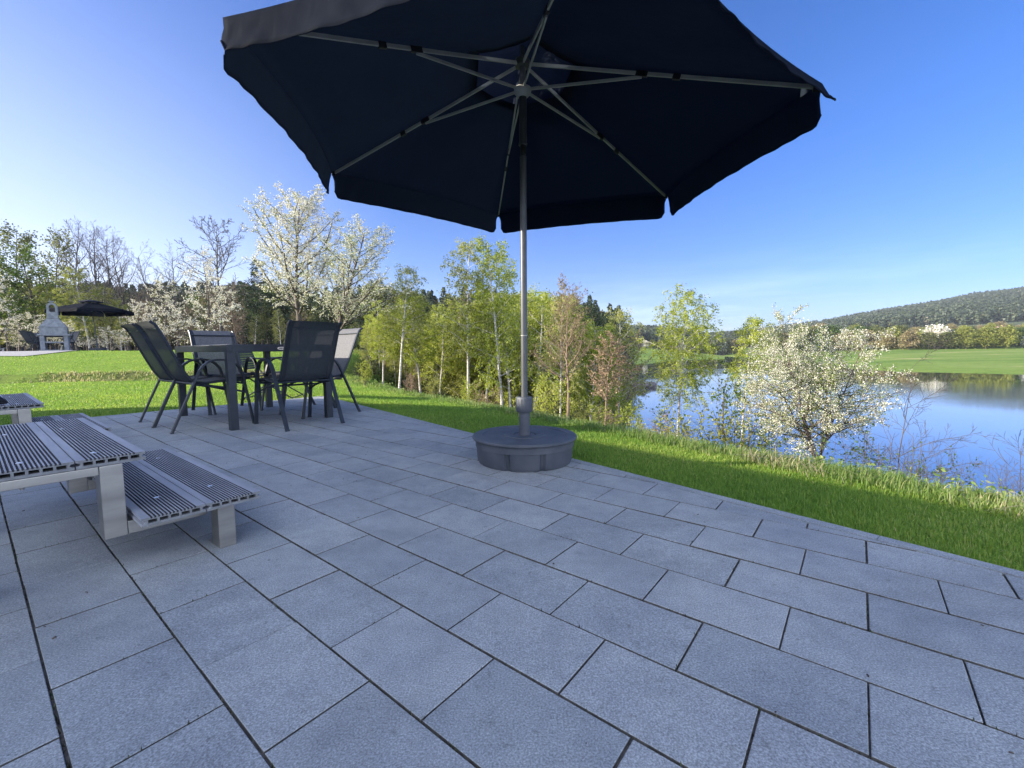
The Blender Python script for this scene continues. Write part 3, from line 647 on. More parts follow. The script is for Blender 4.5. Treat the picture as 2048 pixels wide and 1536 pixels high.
def mk_bush(seed, H=2, leaf='green_leaf', den=1.0, size=.05, bark='bark_grey', stems=5, ang=38, spread=1.0):
    t = Tree(seed); t.grow(H, .02 * H / 2, (0, 0), [
        dict(n=9, s=.12, len=.5 * spread, ang=ang, seg=6, wob=.09, grav=.03, rk=.010, rmin=.003),
        dict(n=6, s=.15, len=.5, ang=42, seg=4, wob=.1, grav=.02, rk=.008, rmin=.002)], stems=stems, trunk_wob=.07, nseg=7)
    w = t.wood(.002); c = t.leaves((1, 2), 45 * den, size * 1.2, .03, .6, f0=.2) if leaf else None
    return w, c, H, bark, leaf

def plant(name, data, x, y, z, H, rz=0.0, label=None, cat='tree', group=None, sxy=1.0, lean=(0, 0)):
    w, c, H0, bark, leaf = data; s = H / H0
    o = empty(name, (x, y, z), rz); o.scale = (s * sxy, s * sxy, s); o.rotation_euler = (lean[0], lean[1], rz)
    for nm, me_, mt in (('trunk', w, bark), ('crown', c, leaf)):
        if me_ is None: continue
        if not me_.materials: me_.materials.append(M[mt])
        link(nm, me_, None, o)
    tag(o, label, cat, group); return o
def plant_px(name, data, px, Yd, ytop, z0=None, ybase=None, **kw):
    p = at_y(px, ytop, Yd); zb = z0 if z0 is not None else (at_y(px, ybase, Yd)[2] if ybase else gz(p[0], Yd) - .04)
    zb = max(zb, WATER_Z - .1) if z0 is None else zb
    return plant(name, data, p[0], Yd, zb, p[2] - zb, **kw)
#TREES_HERE
# ------------------------------------------------------------------ garden chair (faces +y, rear feet on y = 0)
def make_chair():
    root = empty('garden_chair')
    side = (1, 0, 0)
    for sx, nm in ((-1, 'side_frame'), (1, 'side_frame')):
        x = sx * .255
        mb = MB(); pr = [(0, 0), (.10, .235), (.185, .43), (.222, .515), (.255, .562), (.295, .592), (.345, .606), (.41, .607), (.465, .594), (.51, .566), (.545, .52), (.565, .45), (.60, .22), (.635, 0)]
        pts = [(x, a, b) for a, b in pr]; mb.strip(pts, side, .032, .017)
        for a in (0, -1): mb.box((x, pr[a][0], .004), (.036, .022, .012))
        mb.build(nm, M['frame'], root, bevel=.002)
        mb = MB(); bp_ = [(-.088, .932), (-.055, .905), (-.02, .84), (.03, .72), (.085, .59), (.13, .49), (.165, .437), (.205, .413), (.27, .405), (.38, .415), (.48, .428), (.545, .420), (.575, .395)]
        mb.tube([(sx * .225, a, b) for a, b in bp_], .0115, 8); mb.build('seat_rail', M['frame'], root, smooth=True)
    bp_ = [(-.092, .934), (-.055, .905), (-.02, .84), (.03, .72), (.085, .59), (.13, .49), (.165, .437), (.205, .413), (.27, .405), (.38, .415), (.48, .428), (.545, .420), (.575, .395)]
    V = []; F = []; Fe = []; nxs = [-.238, -.236, -.19, -.1, 0, .1, .19, .236, .238]; k = len(nxs)
    for i, (a, b) in enumerate(bp_):
        for x in nxs:
            sag = .018 * (1 - (x / .238) ** 2); V.append((x, a - sag * (.6 if i < 6 else 0) * .6, b - (sag if i >= 6 else 0) + .0125 * (1 if i > 6 else 0)))
    sl_ = MB(); se = MB()
    for i in range(len(bp_) - 1):
        for j in range(k - 1):
            q = [V[i * k + j], V[i * k + j + 1], V[(i + 1) * k + j + 1], V[(i + 1) * k + j]]
            (se if (j < 2 or j > k - 4) else sl_).add(q, [(0, 1, 2, 3)])
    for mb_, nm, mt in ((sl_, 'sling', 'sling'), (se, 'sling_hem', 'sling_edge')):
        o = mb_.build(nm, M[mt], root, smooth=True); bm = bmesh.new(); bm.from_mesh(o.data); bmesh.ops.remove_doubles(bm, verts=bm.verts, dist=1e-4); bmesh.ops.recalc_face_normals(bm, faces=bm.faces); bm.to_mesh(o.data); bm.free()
        if nm == 'sling_hem':
            md = o.modifiers.new('t', 'SOLIDIFY'); md.thickness = .003
    for pts in ([(-.225, -.035, .875), (.225, -.035, .875)], [(-.255, .175, .405), (.255, .175, .405)], [(-.25, .575, .385), (.25, .575, .385)], [(-.225, .40, .36), (.225, .40, .36)],
                [(-.252, .19, .395), (-.225, .40, .36), (-.252, .585, .30)], [(.252, .19, .395), (.225, .40, .36), (.252, .585, .30)]):
        mb = MB(); mb.tube(pts, .0088, 8); mb.build('cross_bar', M['frame'], root, smooth=True)
    return root
chair = make_chair()
def chair_at(t, n, facing, label, first=False, group='six garden chairs around the near dining table', jr=0.0):
    """t, n of the mid-point between the rear feet; facing in the t/n frame"""
    o = chair if first else copy_tree(chair)
    d = Vector((facing[0] * tX + facing[1] * nX, facing[0] * tY + facing[1] * nY))
    o.location = tn(t, n, .001); o.rotation_euler = (0, 0, math.atan2(-d.x, d.y) + jr)
    tag(o, label, 'chair', group); return o
chair_at(-4.715, 1.035, (0, 1), 'dark garden chair left of the near table leg, in front of its leaning neighbour', True, jr=.01)
chair_at(-5.215, 1.025, (0, 1), 'leftmost dark garden chair of the dining table, partly behind its neighbour', jr=-.015)
chair_at(-3.775, 1.925, (-1, 0), 'garden chair with its see-through dark mesh back to the viewer, at the near table end', jr=.0)
chair_at(-4.60, 2.715, (0, -1), 'garden chair with pale grey backrest, nearest the parasol, on the lawn side of the table')
chair_at(-5.12, 2.735, (0, -1), 'garden chair seen only through the mesh back of the chair facing away', jr=.02)
chair_at(-6.07, 1.885, (1, 0), 'dark mesh garden chair behind the far end of the tabletop, facing the viewer', jr=-.03)

# ------------------------------------------------------------------ dining table
def make_table():
    root = empty('dining_table'); Lx, Ly, h = 1.46, .93, .74
    mb = MB(); fr = .062
    for s_ in (-1, 1):
        mb.box((0, s_ * (Ly / 2 - .02), h - fr / 2), (Lx, .04, fr)); mb.box((s_ * (Lx / 2 - .02), 0, h - fr / 2), (.04, Ly - .0805, fr))
    mb.build('table_frame', M['frame'], root, bevel=.002)
    for sx in (-1, 1):
        for sy in (-1, 1):
            mb = MB(); mb.box((sx * (Lx / 2 - .031), sy * (Ly / 2 - .031), (h - fr) / 2), (.062, .062, h - fr - .001)); mb.build('leg', M['frame'], root, bevel=.002)
    mb = MB(); mb.box((0, 0, h - .001), (Lx - .09, Ly - .09, .012)); mb.build('tabletop', M['tabletop'], root, bevel=.002)
    mb = MB(); mb.prism([(.034 * math.cos(a), .0135 * math.sin(a)) for a in [i * math.pi / 14 for i in range(28)]], 0, .002, lambda p, z: (Lx / 2 + z, -.02 + p[0], h - .032 + p[1])); mb.build('oval_badge', M['screw'], root)
    mb = MB(); mb.prism([(.020 * math.cos(a), .0045 * math.sin(a)) for a in [i * math.pi / 10 for i in range(20)]], .0022, .003, lambda p, z: (Lx / 2 + z, -.02 + p[0], h - .032 + p[1])); mb.build('badge_print', M['frame'], root)
    return root
tb = make_table(); tb.location = tn(-4.925, 1.855, 0); tb.rotation_euler = (0, 0, TH)
tag(tb, 'dark metal dining table with an oval badge among the near chairs', 'table')

# ------------------------------------------------------------------ parasol
def make_parasol():
    root = empty('parasol'); N_ = 6; r = 1.464; zE = 1.900; zH = 2.335; a0 = R(37.4) + math.pi
    def sh(x, y): return -.027 * x - .001 * y
    def PT(x, y, z): return (x, y, z + sh(x, y))
    cor = [(r * math.cos(a0 + k * math.pi / 3), r * math.sin(a0 + k * math.pi / 3)) for k in range(N_)]
    # canopy: cloth panels sagging between the ribs
    V = []; F = []; nu, nv = 14, 14; r_in = .30
    rr = random.Random(2)
    can = MB()
    for k in range(N_):
        A = Vector(cor[k]); B = Vector(cor[(k + 1) % N_]); grid = []
        for i in range(nu + 1):
            f = r_in / r + (1 - r_in / r) * i / nu; row = []
            for j in range(nv + 1):
                g = j / nv; p = A.lerp(B, g) * f; sagg = 4 * g * (1 - g)
                q = p * (1 - .045 * sagg * max(0, f - .6) / .4)
                z = zH + .012 + (zE - zH) * f - .035 * sagg * f * (1 - f) * 2.2 + sagg * f * (1 - f) * (.012 * math.sin(g * 13 + k) + .010 * math.sin(f * 23 + g * 9))
                row.append(PT(q.x, q.y, z))
            grid.append(row)
        can.add([p for row in grid for p in row], [(i * (nv + 1) + j, i * (nv + 1) + j + 1, (i + 1) * (nv + 1) + j + 1, (i + 1) * (nv + 1) + j) for i in range(nu) for j in range(nv)])
    o = can.build('canopy', M['canopy'], root, smooth=True)
    bm = bmesh.new(); bm.from_mesh(o.data); bmesh.ops.remove_doubles(bm, verts=bm.verts, dist=1e-4); bmesh.ops.recalc_face_normals(bm, faces=bm.faces); bm.to_mesh(o.data); bm.free()
    for p_ in o.data.polygons: p_.use_smooth = True
    md = o.modifiers.new('t', 'SOLIDIFY'); md.thickness = .0015
    # valances
    for k in range(N_):
        A = Vector(cor[k]); B = Vector(cor[(k + 1) % N_]); mb = MB(); n = 60; nr_ = 7; rows = [[] for _ in range(nr_ + 1)]
        D0, FL = {0: (.150, .038), 1: (.120, .075)}.get(k, (.168, .022))
        for j in range(n + 1):
            g = j / n; sagg = 4 * g * (1 - g); p = A.lerp(B, g) * (1 - .045 * sagg)
            e = min(g, 1 - g) * (B - A).length; rnd_ = .045
            full = 1 if e > rnd_ else (D0 - rnd_ + math.sqrt(max(0, rnd_ ** 2 - (rnd_ - e) ** 2))) / D0
            out = ((A + B) / 2).normalized(); inset_ = (B - A).normalized() * ((.020 * (1 - g / .1)) if g < .1 else (-.020 * (1 - (1 - g) / .1) if g > .9 else 0))
            for i in range(nr_ + 1):
                s_ = i / nr_ * full
                wr = (.0035 * math.sin(g * 31 + s_ * 5 + k * 2) + .0025 * math.sin(g * 67 - s_ * 7 + k)) * s_
                fold = .006 * math.sin(g * 90 + s_ * 4 * (1 if g < .5 else -1)) * s_ * math.exp(-e / .18)
                m_ = p + out * (FL * s_ * (.6 + .4 * s_) + wr + fold) + inset_ * min(1, s_ * 3); rows[i].append(PT(m_.x, m_.y, zE + .012 - D0 * s_))
        bot = rows[-1]; mb.add([v for rw in rows for v in rw], [(i * (n + 1) + j, i * (n + 1) + j + 1, (i + 1) * (n + 1) + j + 1, (i + 1) * (n + 1) + j) for i in range(nr_) for j in range(n)])
        o = mb.build('valance', M['canopy'], root, smooth=True); md = o.modifiers.new('t', 'SOLIDIFY'); md.thickness = .002
        for p_ in o.data.polygons: p_.use_smooth = True
        hem = MB(); hem.tube(bot, .0035, 5); hem.build('hem', M['canopy'], o, smooth=True)
    # vent cap
    mb = MB(); k2 = 36; prof = [(.0, .085), (.12, .070), (.25, .042), (.36, .012), (.43, -.022), (.455, -.04)]
    rings = []
    for (q, dz) in prof:
        ring = []
        for j in range(k2):
            a = a0 + 2 * math.pi * j / k2; hexf = math.cos(math.pi / 6) / math.cos(((a - a0) % (math.pi / 3)) - math.pi / 6); rr_ = q * (hexf * 1.0)
            ring.append(PT(rr_ * math.cos(a), rr_ * math.sin(a), zH + dz + .006 * math.sin(a * 12) * q / .45))
        rings += ring
    mb.add(rings, [(i * k2 + j, i * k2 + (j + 1) % k2, (i + 1) * k2 + (j + 1) % k2, (i + 1) * k2 + j) for i in range(len(prof) - 1) for j in range(k2)])
    o = mb.build('vent_cap', M['vent'], root, smooth=True); md = o.modifiers.new('t', 'SOLIDIFY'); md.thickness = .0015
    # ribs and struts
    zr = 2.165
    for k in range(N_):
        x, y = cor[k]; d = Vector((x, y, 0)).normalized(); s_ = d.cross(Vector((0, 0, 1)))
        def on(f, dz=0): return Vector(PT(x * f, y * f, zH + (zE - zH) * f + dz))
        mb = MB(); mb.strip([on(.03, -.012), on(.42, -.012), on(.985, -.006)], s_, .009, .017); rb = mb.build('rib', M['rib'], root)
        
        for fa, fb in ((.435, .475), (.56, .585), (.975, .992)): mb = MB(); mb.strip([on(fa, -.013), on(fb, -.013 if fa < .9 else -.006)], s_, .016, .027); mb.build('joint_clip', M['black'], rb)
        mb = MB(); q0 = Vector((d.x * .035, d.y * .035, zr + .01)); q1 = on(.455, -.028); mb.strip([q0, q1], s_, .008, .014); mb.build('strut', M['rib'], root)
    # pole, sleeve, joint, runner, hub
    mb = MB(); mb.lathe([(.0, .17), (.0195, .17), (.0195, 1.805), (.0, 1.805)], 20); mb.build('pole', M['pole'], root, smooth=True)
    mb = MB(); mb.lathe([(.0, 1.80), (.0155, 1.80), (.0155, 1.875), (.0, 1.875)], 16); mb.box((.012, -.008, 1.84), (.012, .01, .045)); mb.build('tilt_joint', M['black'], root, smooth=True)
    mb = MB(); mb.lathe([(.0, 1.868), (.025, 1.868), (.0255, 1.88), (.0225, 1.886), (.0225, 2.15), (0, 2.15)], 20); mb.build('sleeve', M['pole'], root, smooth=True)
    mb = MB(); mb.lathe([(.0, 2.135), (.026, 2.135), (.047, 2.158), (.05, 2.172), (.05, 2.182), (.03, 2.19), (0, 2.19)], 24); mb.build('runner', M['rib'], root, smooth=True)
    mb = MB(); mb.lathe([(.0, 2.19), (.017, 2.19), (.017, 2.30), (.04, 2.305), (.042, 2.34), (.012, 2.35), (.012, 2.42), (0, 2.42)], 20); mb.build('hub', M['pole'], root, smooth=True)
    mb = MB(); mb.lathe([(.0, .76), (.0205, .76), (.0205, .764), (0, .764)], 20); mb.build('pole_ring', M['rib'], root, smooth=True)
    # weighted base
    ks = 144
    def rf(r_, z, a, i):
        for a1 in (R(-72), R(-112), R(8), R(100), R(190)):
            if abs((a - a1 + math.pi) % (2 * math.pi) - math.pi) < R(2.3) and z < .098 and r_ > .2: return r_ - .016
        return r_
    mb = MB(); mb.lathe([(0, .0), (.282, .0), (.290, .02), (.296, .096), (.2965, .0975), (.301, .0985), (.303, .135), (.3035, .138), (.314, .139), (.320, .146), (.320, .153), (.314, .159), (.262, .160), (.258, .155), (.130, .156), (.127, .160), (.07, .160), (.066, .156), (0, .156)], ks, rf=rf); mb.build('base', M['plastic'], root, smooth=True)
    mb = MB(); mb.lathe([(0, .15), (.036, .15), (.033, .17), (.033, .30), (0, .30)], 28); mb.build('base_socket', M['plastic'], root, smooth=True)
    mb = MB(); mb.lathe([(0, .298), (.047, .298), (.0505, .303), (.0505, .384), (.047, .390), (.03, .390), (.028, .382), (0, .382)], 32)
    for j in range(16):
        a = j * math.pi / 8; mb.box((.0505 * math.cos(a), .0505 * math.sin(a), .344), (.003, .005, .07), Matrix.Rotation(a, 3, 'Z'))
    mb.build('clamp_collar', M['plastic'], root, smooth=True)
    for sx in (-1, 1):
        mb = MB(); mb.box((sx * .075, 0, .158), (.022, .010, .008), Matrix.Rotation(sx * .4, 3, 'Z')); mb.build('lid_slot', M['black'], root)
    return root
par = make_parasol(); par.location = (.075, 2.645, .0015)
tag(par, 'large dark navy parasol spreading overhead on a round grey plastic base', 'parasol', 'dark parasols of the two terraces')

# ------------------------------------------------------------------ steps of grooved composite boards on steel frames
def board_mb(L, W, T):
    """board along x (0..-L), across y (0..W), top at z = 0, grooved top and hollow ends"""
    b = MB(); e0, e1 = MB(), MB(); x0, x1 = 0, -L
    # grooved profile in y/z
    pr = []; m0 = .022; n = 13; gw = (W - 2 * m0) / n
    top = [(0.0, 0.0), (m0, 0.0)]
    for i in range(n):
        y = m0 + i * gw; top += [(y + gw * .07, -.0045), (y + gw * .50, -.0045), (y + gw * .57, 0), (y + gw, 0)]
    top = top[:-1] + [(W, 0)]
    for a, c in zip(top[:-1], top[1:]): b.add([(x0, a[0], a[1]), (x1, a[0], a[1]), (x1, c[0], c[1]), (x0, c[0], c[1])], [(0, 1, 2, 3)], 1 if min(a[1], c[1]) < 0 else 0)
    # sides with a round slot
    for y, s_ in ((0, 1), (W, -1)):
        sp = [(0, 0), (0, -.007), (.007, -.008), (.010, -.0125), (.007, -.017), (0, -.018), (0, -T)]
        for a, c in zip(sp[:-1], sp[1:]): b.add([(x0, y + s_ * a[0], a[1]), (x1, y + s_ * a[0], a[1]), (x1, y + s_ * c[0], c[1]), (x0, y + s_ * c[0], c[1])], [(0, 1, 2, 3)])
    # scalloped underside
    bt = []; k = 12
    for i in range(k): y = W * i / k; bt += [(y, -T + .003), (y + W / k * .2, -T), (y + W / k * .8, -T)]
    bt += [(W, -T + .003)]; bt[0] = (0, -T); bt[-1] = (W, -T)
    for a, c in zip(bt[:-1], bt[1:]): b.add([(x0, a[0], a[1]), (x1, a[0], a[1]), (x1, c[0], c[1]), (x0, c[0], c[1])], [(0, 1, 2, 3)])
    # ends: web around hollow chambers
    nh = 5; ys = [.016]; cw = (W - .032 - .006 * (nh - 1)) / nh; zt, zb = -.0075, -T + .0085
    holes = [(.016 + i * (cw + .006), .016 + i * (cw + .006) + cw) for i in range(nh)]
    for x, dx, e in ((x0, -.06, e0), (x1, .06, e1)):
        segs = [0.0] + [v for h in holes for v in h] + [W]
        for i in range(len(segs) - 1):
            a, c = segs[i], segs[i + 1]
            if i % 2 == 0:
                if i in (0, len(segs) - 2):
                    s_ = 1 if i == 0 else -1; yy = a if i == 0 else c; oth = c if i == 0 else a
                    poly = [(yy, 0), (yy, -.007), (yy + s_ * .007, -.008), (yy + s_ * .010, -.0125), (yy + s_ * .007, -.017), (yy, -.018), (yy, -T), (oth, -T), (oth, 0)]
                    e.add([(x, p[0], p[1] - (.0045 if p[1] == 0 else 0)) for p in poly], [tuple(range(len(poly)))])
                else: e.add([(x, a, -.0045), (x, c, -.0045), (x, c, -T), (x, a, -T)], [(0, 1, 2, 3)])
            else:
                e.add([(x, a, -.0045), (x, c, -.0045), (x, c, zt), (x, a, zt)], [(0, 1, 2, 3)]); e.add([(x, a, zb), (x, c, zb), (x, c, -T), (x, a, -T)], [(0, 1, 2, 3)])
                for q in (((a, zt), (c, zt)), ((a, zb), (c, zb)), ((a, zt), (a, zb)), ((c, zt), (c, zb))):
                    e.add([(x, *q[0]), (x, *q[1]), (x + dx, *q[1]), (x + dx, *q[0])], [(0, 1, 2, 3)])
                e.add([(x + dx, a, zt), (x + dx, c, zt), (x + dx, c, zb), (x + dx, a, zb)], [(0, 1, 2, 3)])
        for i in range(n):   # small teeth between grooves at the cut end
            y = m0 + i * gw; e.add([(x, y + gw * .57, 0), (x, y + gw, 0), (x, y + gw * 1.05, -.0045), (x, y + gw * .5, -.0045)], [(0, 1, 2, 3)])
        for yy, s_ in ((0, 1), (W, -1)): e.add([(x, yy, 0), (x, yy + s_ * m0, 0), (x, yy + s_ * m0, -.0045), (x, yy, -.0045)], [(0, 1, 2, 3)])
    return b, e0, e1
def make_steps():
    """local x = t, local y = n; origin on the ground"""
    root = empty('garden_steps'); T = .0265
    def board(x0, y0, z, L, W):
        b, e0, e1 = board_mb(L, W, T)
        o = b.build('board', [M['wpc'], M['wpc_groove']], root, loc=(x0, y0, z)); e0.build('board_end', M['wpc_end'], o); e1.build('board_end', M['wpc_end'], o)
    def screw(x, y, z):
        mb = MB(); mb.lathe([(0, -.002), (.0085, -.002), (.0085, .0012), (.006, .0022), (0, .0024)], 14, (x, y, z)); mb.build('screw_head', M['screw'], root)
        mb = MB(); mb.lathe([(0, -.080), (.005, -.080), (.005, -.045), (.0095, -.045), (.0095, -.035), (.013, -.034), (.013, -.0305), (0, -.0305)], 12, (x, y, z)); mb.build('bolt', M['steel'], root)
    lo, hi = .172, .360
    board(-1.69, .303, lo, 1.166, .1675); board(-1.69, .4735, lo, 1.166, .1675)
    board(-1.80, .020, hi, 1.19, .1615); board(-1.80, .1845, hi, 1.19, .1615)
    for x in (-1.905, -2.617):
        for y in (.387, .548): screw(x, y, lo)
        for y in (.080, .237): screw(x, y, hi)
    for xf in (-1.80, -2.515):
        b = .0035
        mb = MB(); mb.box((xf - .04, .074, hi - T - .0145), (.08, .317, .026)); mb.build('upper_beam', M['steel'], root, bevel=.002)
        mb = MB(); mb.box((xf - .04, .261, .2165), (.082, .055, .231)); mb.build('post', M['steel'], root, bevel=.002)
        mb = MB(); mb.box((xf - .04, .397, .122), (.08, .215, .042)); mb.build('lower_beam', M['steel'], root, bevel=.002)
        lx = xf + .105 if xf > -2 else xf
        mb = MB(); mb.box((lx - .038, .532, .0735), (.072, .052, .143)); mb.build('front_leg', M['steel'], root, bevel=.002)
        mb = MB(); mb.box((lx - .060, .532, .002), (.112, .051, .004)); mb.build('foot_plate', M['steel'], root, bevel=.0008)
        mb = MB(); mb.box((xf - .04, -.06, (hi - T - .03) / 2), (.08, .05, hi - T - .03)); mb.build('rear_leg', M['steel'], root, bevel=.002)
    return root
st1 = make_steps(); st1.rotation_euler = (0, 0, TH)
tag(st1, 'two low steps of grooved grey boards on brushed steel posts, nearest the camera', 'steps', 'grooved grey garden steps')
st2 = copy_tree(st1); st2.location = tn(-2.275, -.048, 0)
tag(st2, 'second set of grooved grey steps behind the near one, beside the lit grass', 'steps', 'grooved grey garden steps')

# dark shoe left on the second steps
mb = MB(); sx_ = []
prof = [(0, .028, .030), (.03, .040, .062), (.09, .040, .075), (.15, .036, .055), (.20, .046, .040), (.25, .046, .034), (.28, .030, .024), (.292, .008, .012)]
vs = []; k = 12
for x, w, h in prof:
    for j in range(k): a = 2 * math.pi * j / k; vs.append((x, w * math.cos(a), max(0.004, h * .5 + h * .5 * math.sin(a))))
mb.add(vs, [(i * k + j, i * k + (j + 1) % k, (i + 1) * k + (j + 1) % k, (i + 1) * k + j) for i in range(len(prof) - 1) for j in range(k)] + [tuple(range(k - 1, -1, -1)), tuple(range((len(prof) - 1) * k, len(prof) * k))])
shoe = empty('shoe', tn(-4.155, .135, .362), TH - .95); o = mb.build('upper', M['black'], shoe, smooth=True)
mb = MB(); mb.lathe([(0, .0), (.016, .0), (.019, .008), (.012, .018), (0, .021)], 14, (.235, 0, .030)); mb.build('toe_patch', M['screw'], shoe, smooth=True)
tag(shoe, 'dark shoe with a pale shiny toe patch resting on the far upper step', 'shoe')

# reclining garden chair beyond the table
def make_lounger():
    root = empty('lounge_chair')
    for s_ in (-1, 1):
        mb = MB(); y = s_ * .29
        mb.tube([(-.36, y, .80), (-.22, y, .42), (-.16, y, .33), (.42, y, .40)], .011, 8)
        mb.tube([(-.30, y, .0), (.36, y, .40)], .010, 8); mb.tube([(.40, y, .0), (-.12, y, .34)], .010, 8)
        mb.tube([(-.22, y, .42), (-.20, y, .55), (-.10, y, .60), (.22, y, .60), (.33, y, .55), (.38, y, .40)], .012, 8)
        mb.build('side_frame', M['frame'], root, smooth=True)
    mb = MB(); mb.tube([(-.36, -.29, .80), (-.36, .29, .80)], .011, 8); mb.tube([(.42, -.29, .40), (.42, .29, .40)], .011, 8); mb.tube([(-.3, -.29, .01), (-.3, .29, .01)], .009, 8); mb.tube([(.4, -.29, .01), (.4, .29, .01)], .009, 8); mb.build('cross_bars', M['frame'], root, smooth=True)
    mb = MB()
    for (a, b) in (((-.355, .79), (-.22, .43)), ((-.20, .36), (.41, .395))):
        n = 11
        for i in range(n):
            f = (i + .5) / n; x = a[0] + (b[0] - a[0]) * f; z = a[1] + (b[1] - a[1]) * f; d = Vector((b[0] - a[0], 0, b[1] - a[1])).normalized()
            L = math.hypot(b[0] - a[0], b[1] - a[1]) / n * .86
            mb.strip([(x - d.x * L / 2, 0, z - d.z * L / 2 + .008), (x + d.x * L / 2, 0, z + d.z * L / 2 + .008)], (0, 1, 0), .56, .005)
    mb.build('webbing', M['sling_edge'], root)
    return root
lg = make_lounger(); p = on_z(540, 792, 0.0); lg.location = (p[0], p[1], gz(p[0], p[1]) + .003); lg.rotation_euler = (0, 0, R(12))
tag(lg, 'low folding lounge chair with crossed legs and webbed back on the grass behind the table', 'lounge chair')

# ------------------------------------------------------------------ second terrace with grill, table, chairs, parasol
D2 = []
def g2(px, Yd): d = ray(px, 700); x = d[0] / d[1] * Yd; return x, Yd, gz(x, Yd)
mb = MB(); poly = []
for px, Yd in ((-400, 13.2), (60, 13.5), (130, 14.6), (175, 16.0), (196, 18.5), (205, 21.3), (-400, 21.3)):
    poly.append(g2(px, Yd))
vs = [(a, b, c + .02) for a, b, c in poly] + [(a, b, c - .3) for a, b, c in poly]; n_ = len(poly)
# dense sheet so that it follows the ground
xs = np.linspace(-32, -13.5, 60); ys = np.linspace(13.2, 21.3, 30)
def inside(x, y):
    r_ = False; j = n_ - 1
    for i in range(n_):
        if (poly[i][1] > y) != (poly[j][1] > y) and x < (poly[j][0] - poly[i][0]) * (y - poly[i][1]) / (poly[j][1] - poly[i][1]) + poly[i][0]: r_ = not r_
        j = i
    return r_
me = bpy.data.meshes.new('rear_terrace'); V_ = [(x, y, gz(x, y) + .018) for y in ys for x in xs]; F_ = []
for i in range(29):
    for j in range(59):
        if inside((xs[j] + xs[j + 1]) / 2, (ys[i] + ys[i + 1]) / 2): F_.append((i * 60 + j, i * 60 + j + 1, (i + 1) * 60 + j + 1, (i + 1) * 60 + j))
me.from_pydata(V_, [], F_); tag(link('rear_terrace', me, M['gravel']), kind='structure')

def make_grill():
    root = empty('masonry_grill')
    mb = MB(); mb.box((0, 0, .035), (1.06, .62, .07)); mb.build('plinth', M['concrete'], root, bevel=.006)
    for s_ in (-1, 1):
        mb = MB(); mb.box((s_ * .40, 0, .34), (.16, .54, .539)); mb.build('side_wall', M['concrete'], root, bevel=.006)
    mb = MB(); mb.box((0, .02, .36), (.637, .50, .055)); mb.build('shelf', M['concrete'], root, bevel=.004)
    mb = MB(); mb.box((0, 0, .64), (1.10, .66, .055)); mb.build('hearth_slab', M['concrete'], root, bevel=.008)
    mb = MB(); mb.box((0, 0, .80), (.94, .58, .264)); mb.box((0, 0, .9425), (.97, .61, .02)); mb.build('firebox', M['concrete'], root, bevel=.008)
    mb = MB(); a = [(-.465, -.29), (.465, -.29), (.465, .29), (-.465, .29)]; b = [(-.20, -.17), (.20, -.17), (.20, .17), (-.20, .17)]
    mb.add([(x, y, .953) for x, y in a] + [(x, y, 1.27) for x, y in b], [(3, 2, 1, 0), (4, 5, 6, 7), (0, 1, 5, 4), (1, 2, 6, 5), (2, 3, 7, 6), (3, 0, 4, 7)])
    mb.build('smoke_hood', M['concrete'], root, bevel=.006)
    mb = MB(); mb.box((0, 0, 1.292), (.43, .37, .04)); mb.box((0, 0, 1.42), (.38, .32, .213)); mb.build('chimney', M['concrete'], root, bevel=.006)
    # arched chimney top with an opening through it
    out = []; inn = []
    for i in range(13):
        a_ = math.pi * i / 12; out.append((.185 * math.cos(a_), 1.70 + .185 * math.sin(a_))); inn.append((.105 * math.cos(a_), 1.70 + .105 * math.sin(a_)))
    out = [(.185, 1.528)] + out + [(-.185, 1.528)]; inn = [(.105, 1.528)] + inn + [(-.105, 1.528)]
    mb = MB(); k = len(out)
    for y in (-.15, .15): mb.add([(x, y, z) for x, z in out] + [(x, y, z) for x, z in inn], [(i, i + 1, k + i + 1, k + i) for i in range(k - 1)])
    for P_ in (out, inn): mb.add([(x, -.15, z) for x, z in P_] + [(x, .15, z) for x, z in P_], [(i, i + 1, k + i + 1, k + i) for i in range(k - 1)])
    mb.build('chimney_arch', M['concrete'], root)
    mb = MB(); mb.box((0, 0, 1.93), (.20, .20, .03)); mb.box((0, 0, 1.90), (.10, .10, .04)); mb.build('cap_stone', M['concrete'], root, bevel=.004)
    return root
gr = make_grill(); x, y, z = g2(112, 17.0); gr.location = (x, y, z + .015); gr.rotation_euler = (0, 0, R(40)); gr.scale = (.80, .80, 1.0)
tag(gr, 'grey concrete garden grill with arched chimney on the far terrace', 'grill')
par2 = copy_tree(par); x, y, z = g2(196, 20.6); par2.location = (x, y, z + .015); par2.rotation_euler = (0, R(-3), R(20)); par2.scale = (1.06, 1.06, 1.0)
tag(par2, 'dark parasol standing open on the far terrace beside the grill', 'parasol', 'dark parasols of the two terraces')
tb2 = copy_tree(tb); x, y, z = g2(112, 20.2); tb2.location = (x, y, z + .015); tb2.rotation_euler = (0, 0, TH + .1)
tag(tb2, 'dark dining table on the far terrace, mostly hidden behind the grill', 'table')
def chair2(px, Yd, rz, label):
    o = copy_tree(chair); x, y, z = g2(px, Yd); o.location = (x, y, z + .018); o.rotation_euler = (0, 0, rz); tag(o, label, 'chair', 'garden chairs of the far terrace')
chair2(52, 19.2, TH + .42, 'dark garden chair on the far terrace, leftmost behind the grill')
chair2(64, 20.1, TH + .42, 'dark garden chair on the far terrace, between the leftmost chair and the grill')
chair2(80, 21.6, TH - R(70), 'dark garden chair seen just left of the grill firebox on the far terrace')
chair2(154, 20.2, TH + R(200), 'pale backed garden chair on the far terrace, right of the grill')
chair2(147, 21.2, TH + R(200), 'pale backed garden chair half hidden behind its neighbour right of the grill')
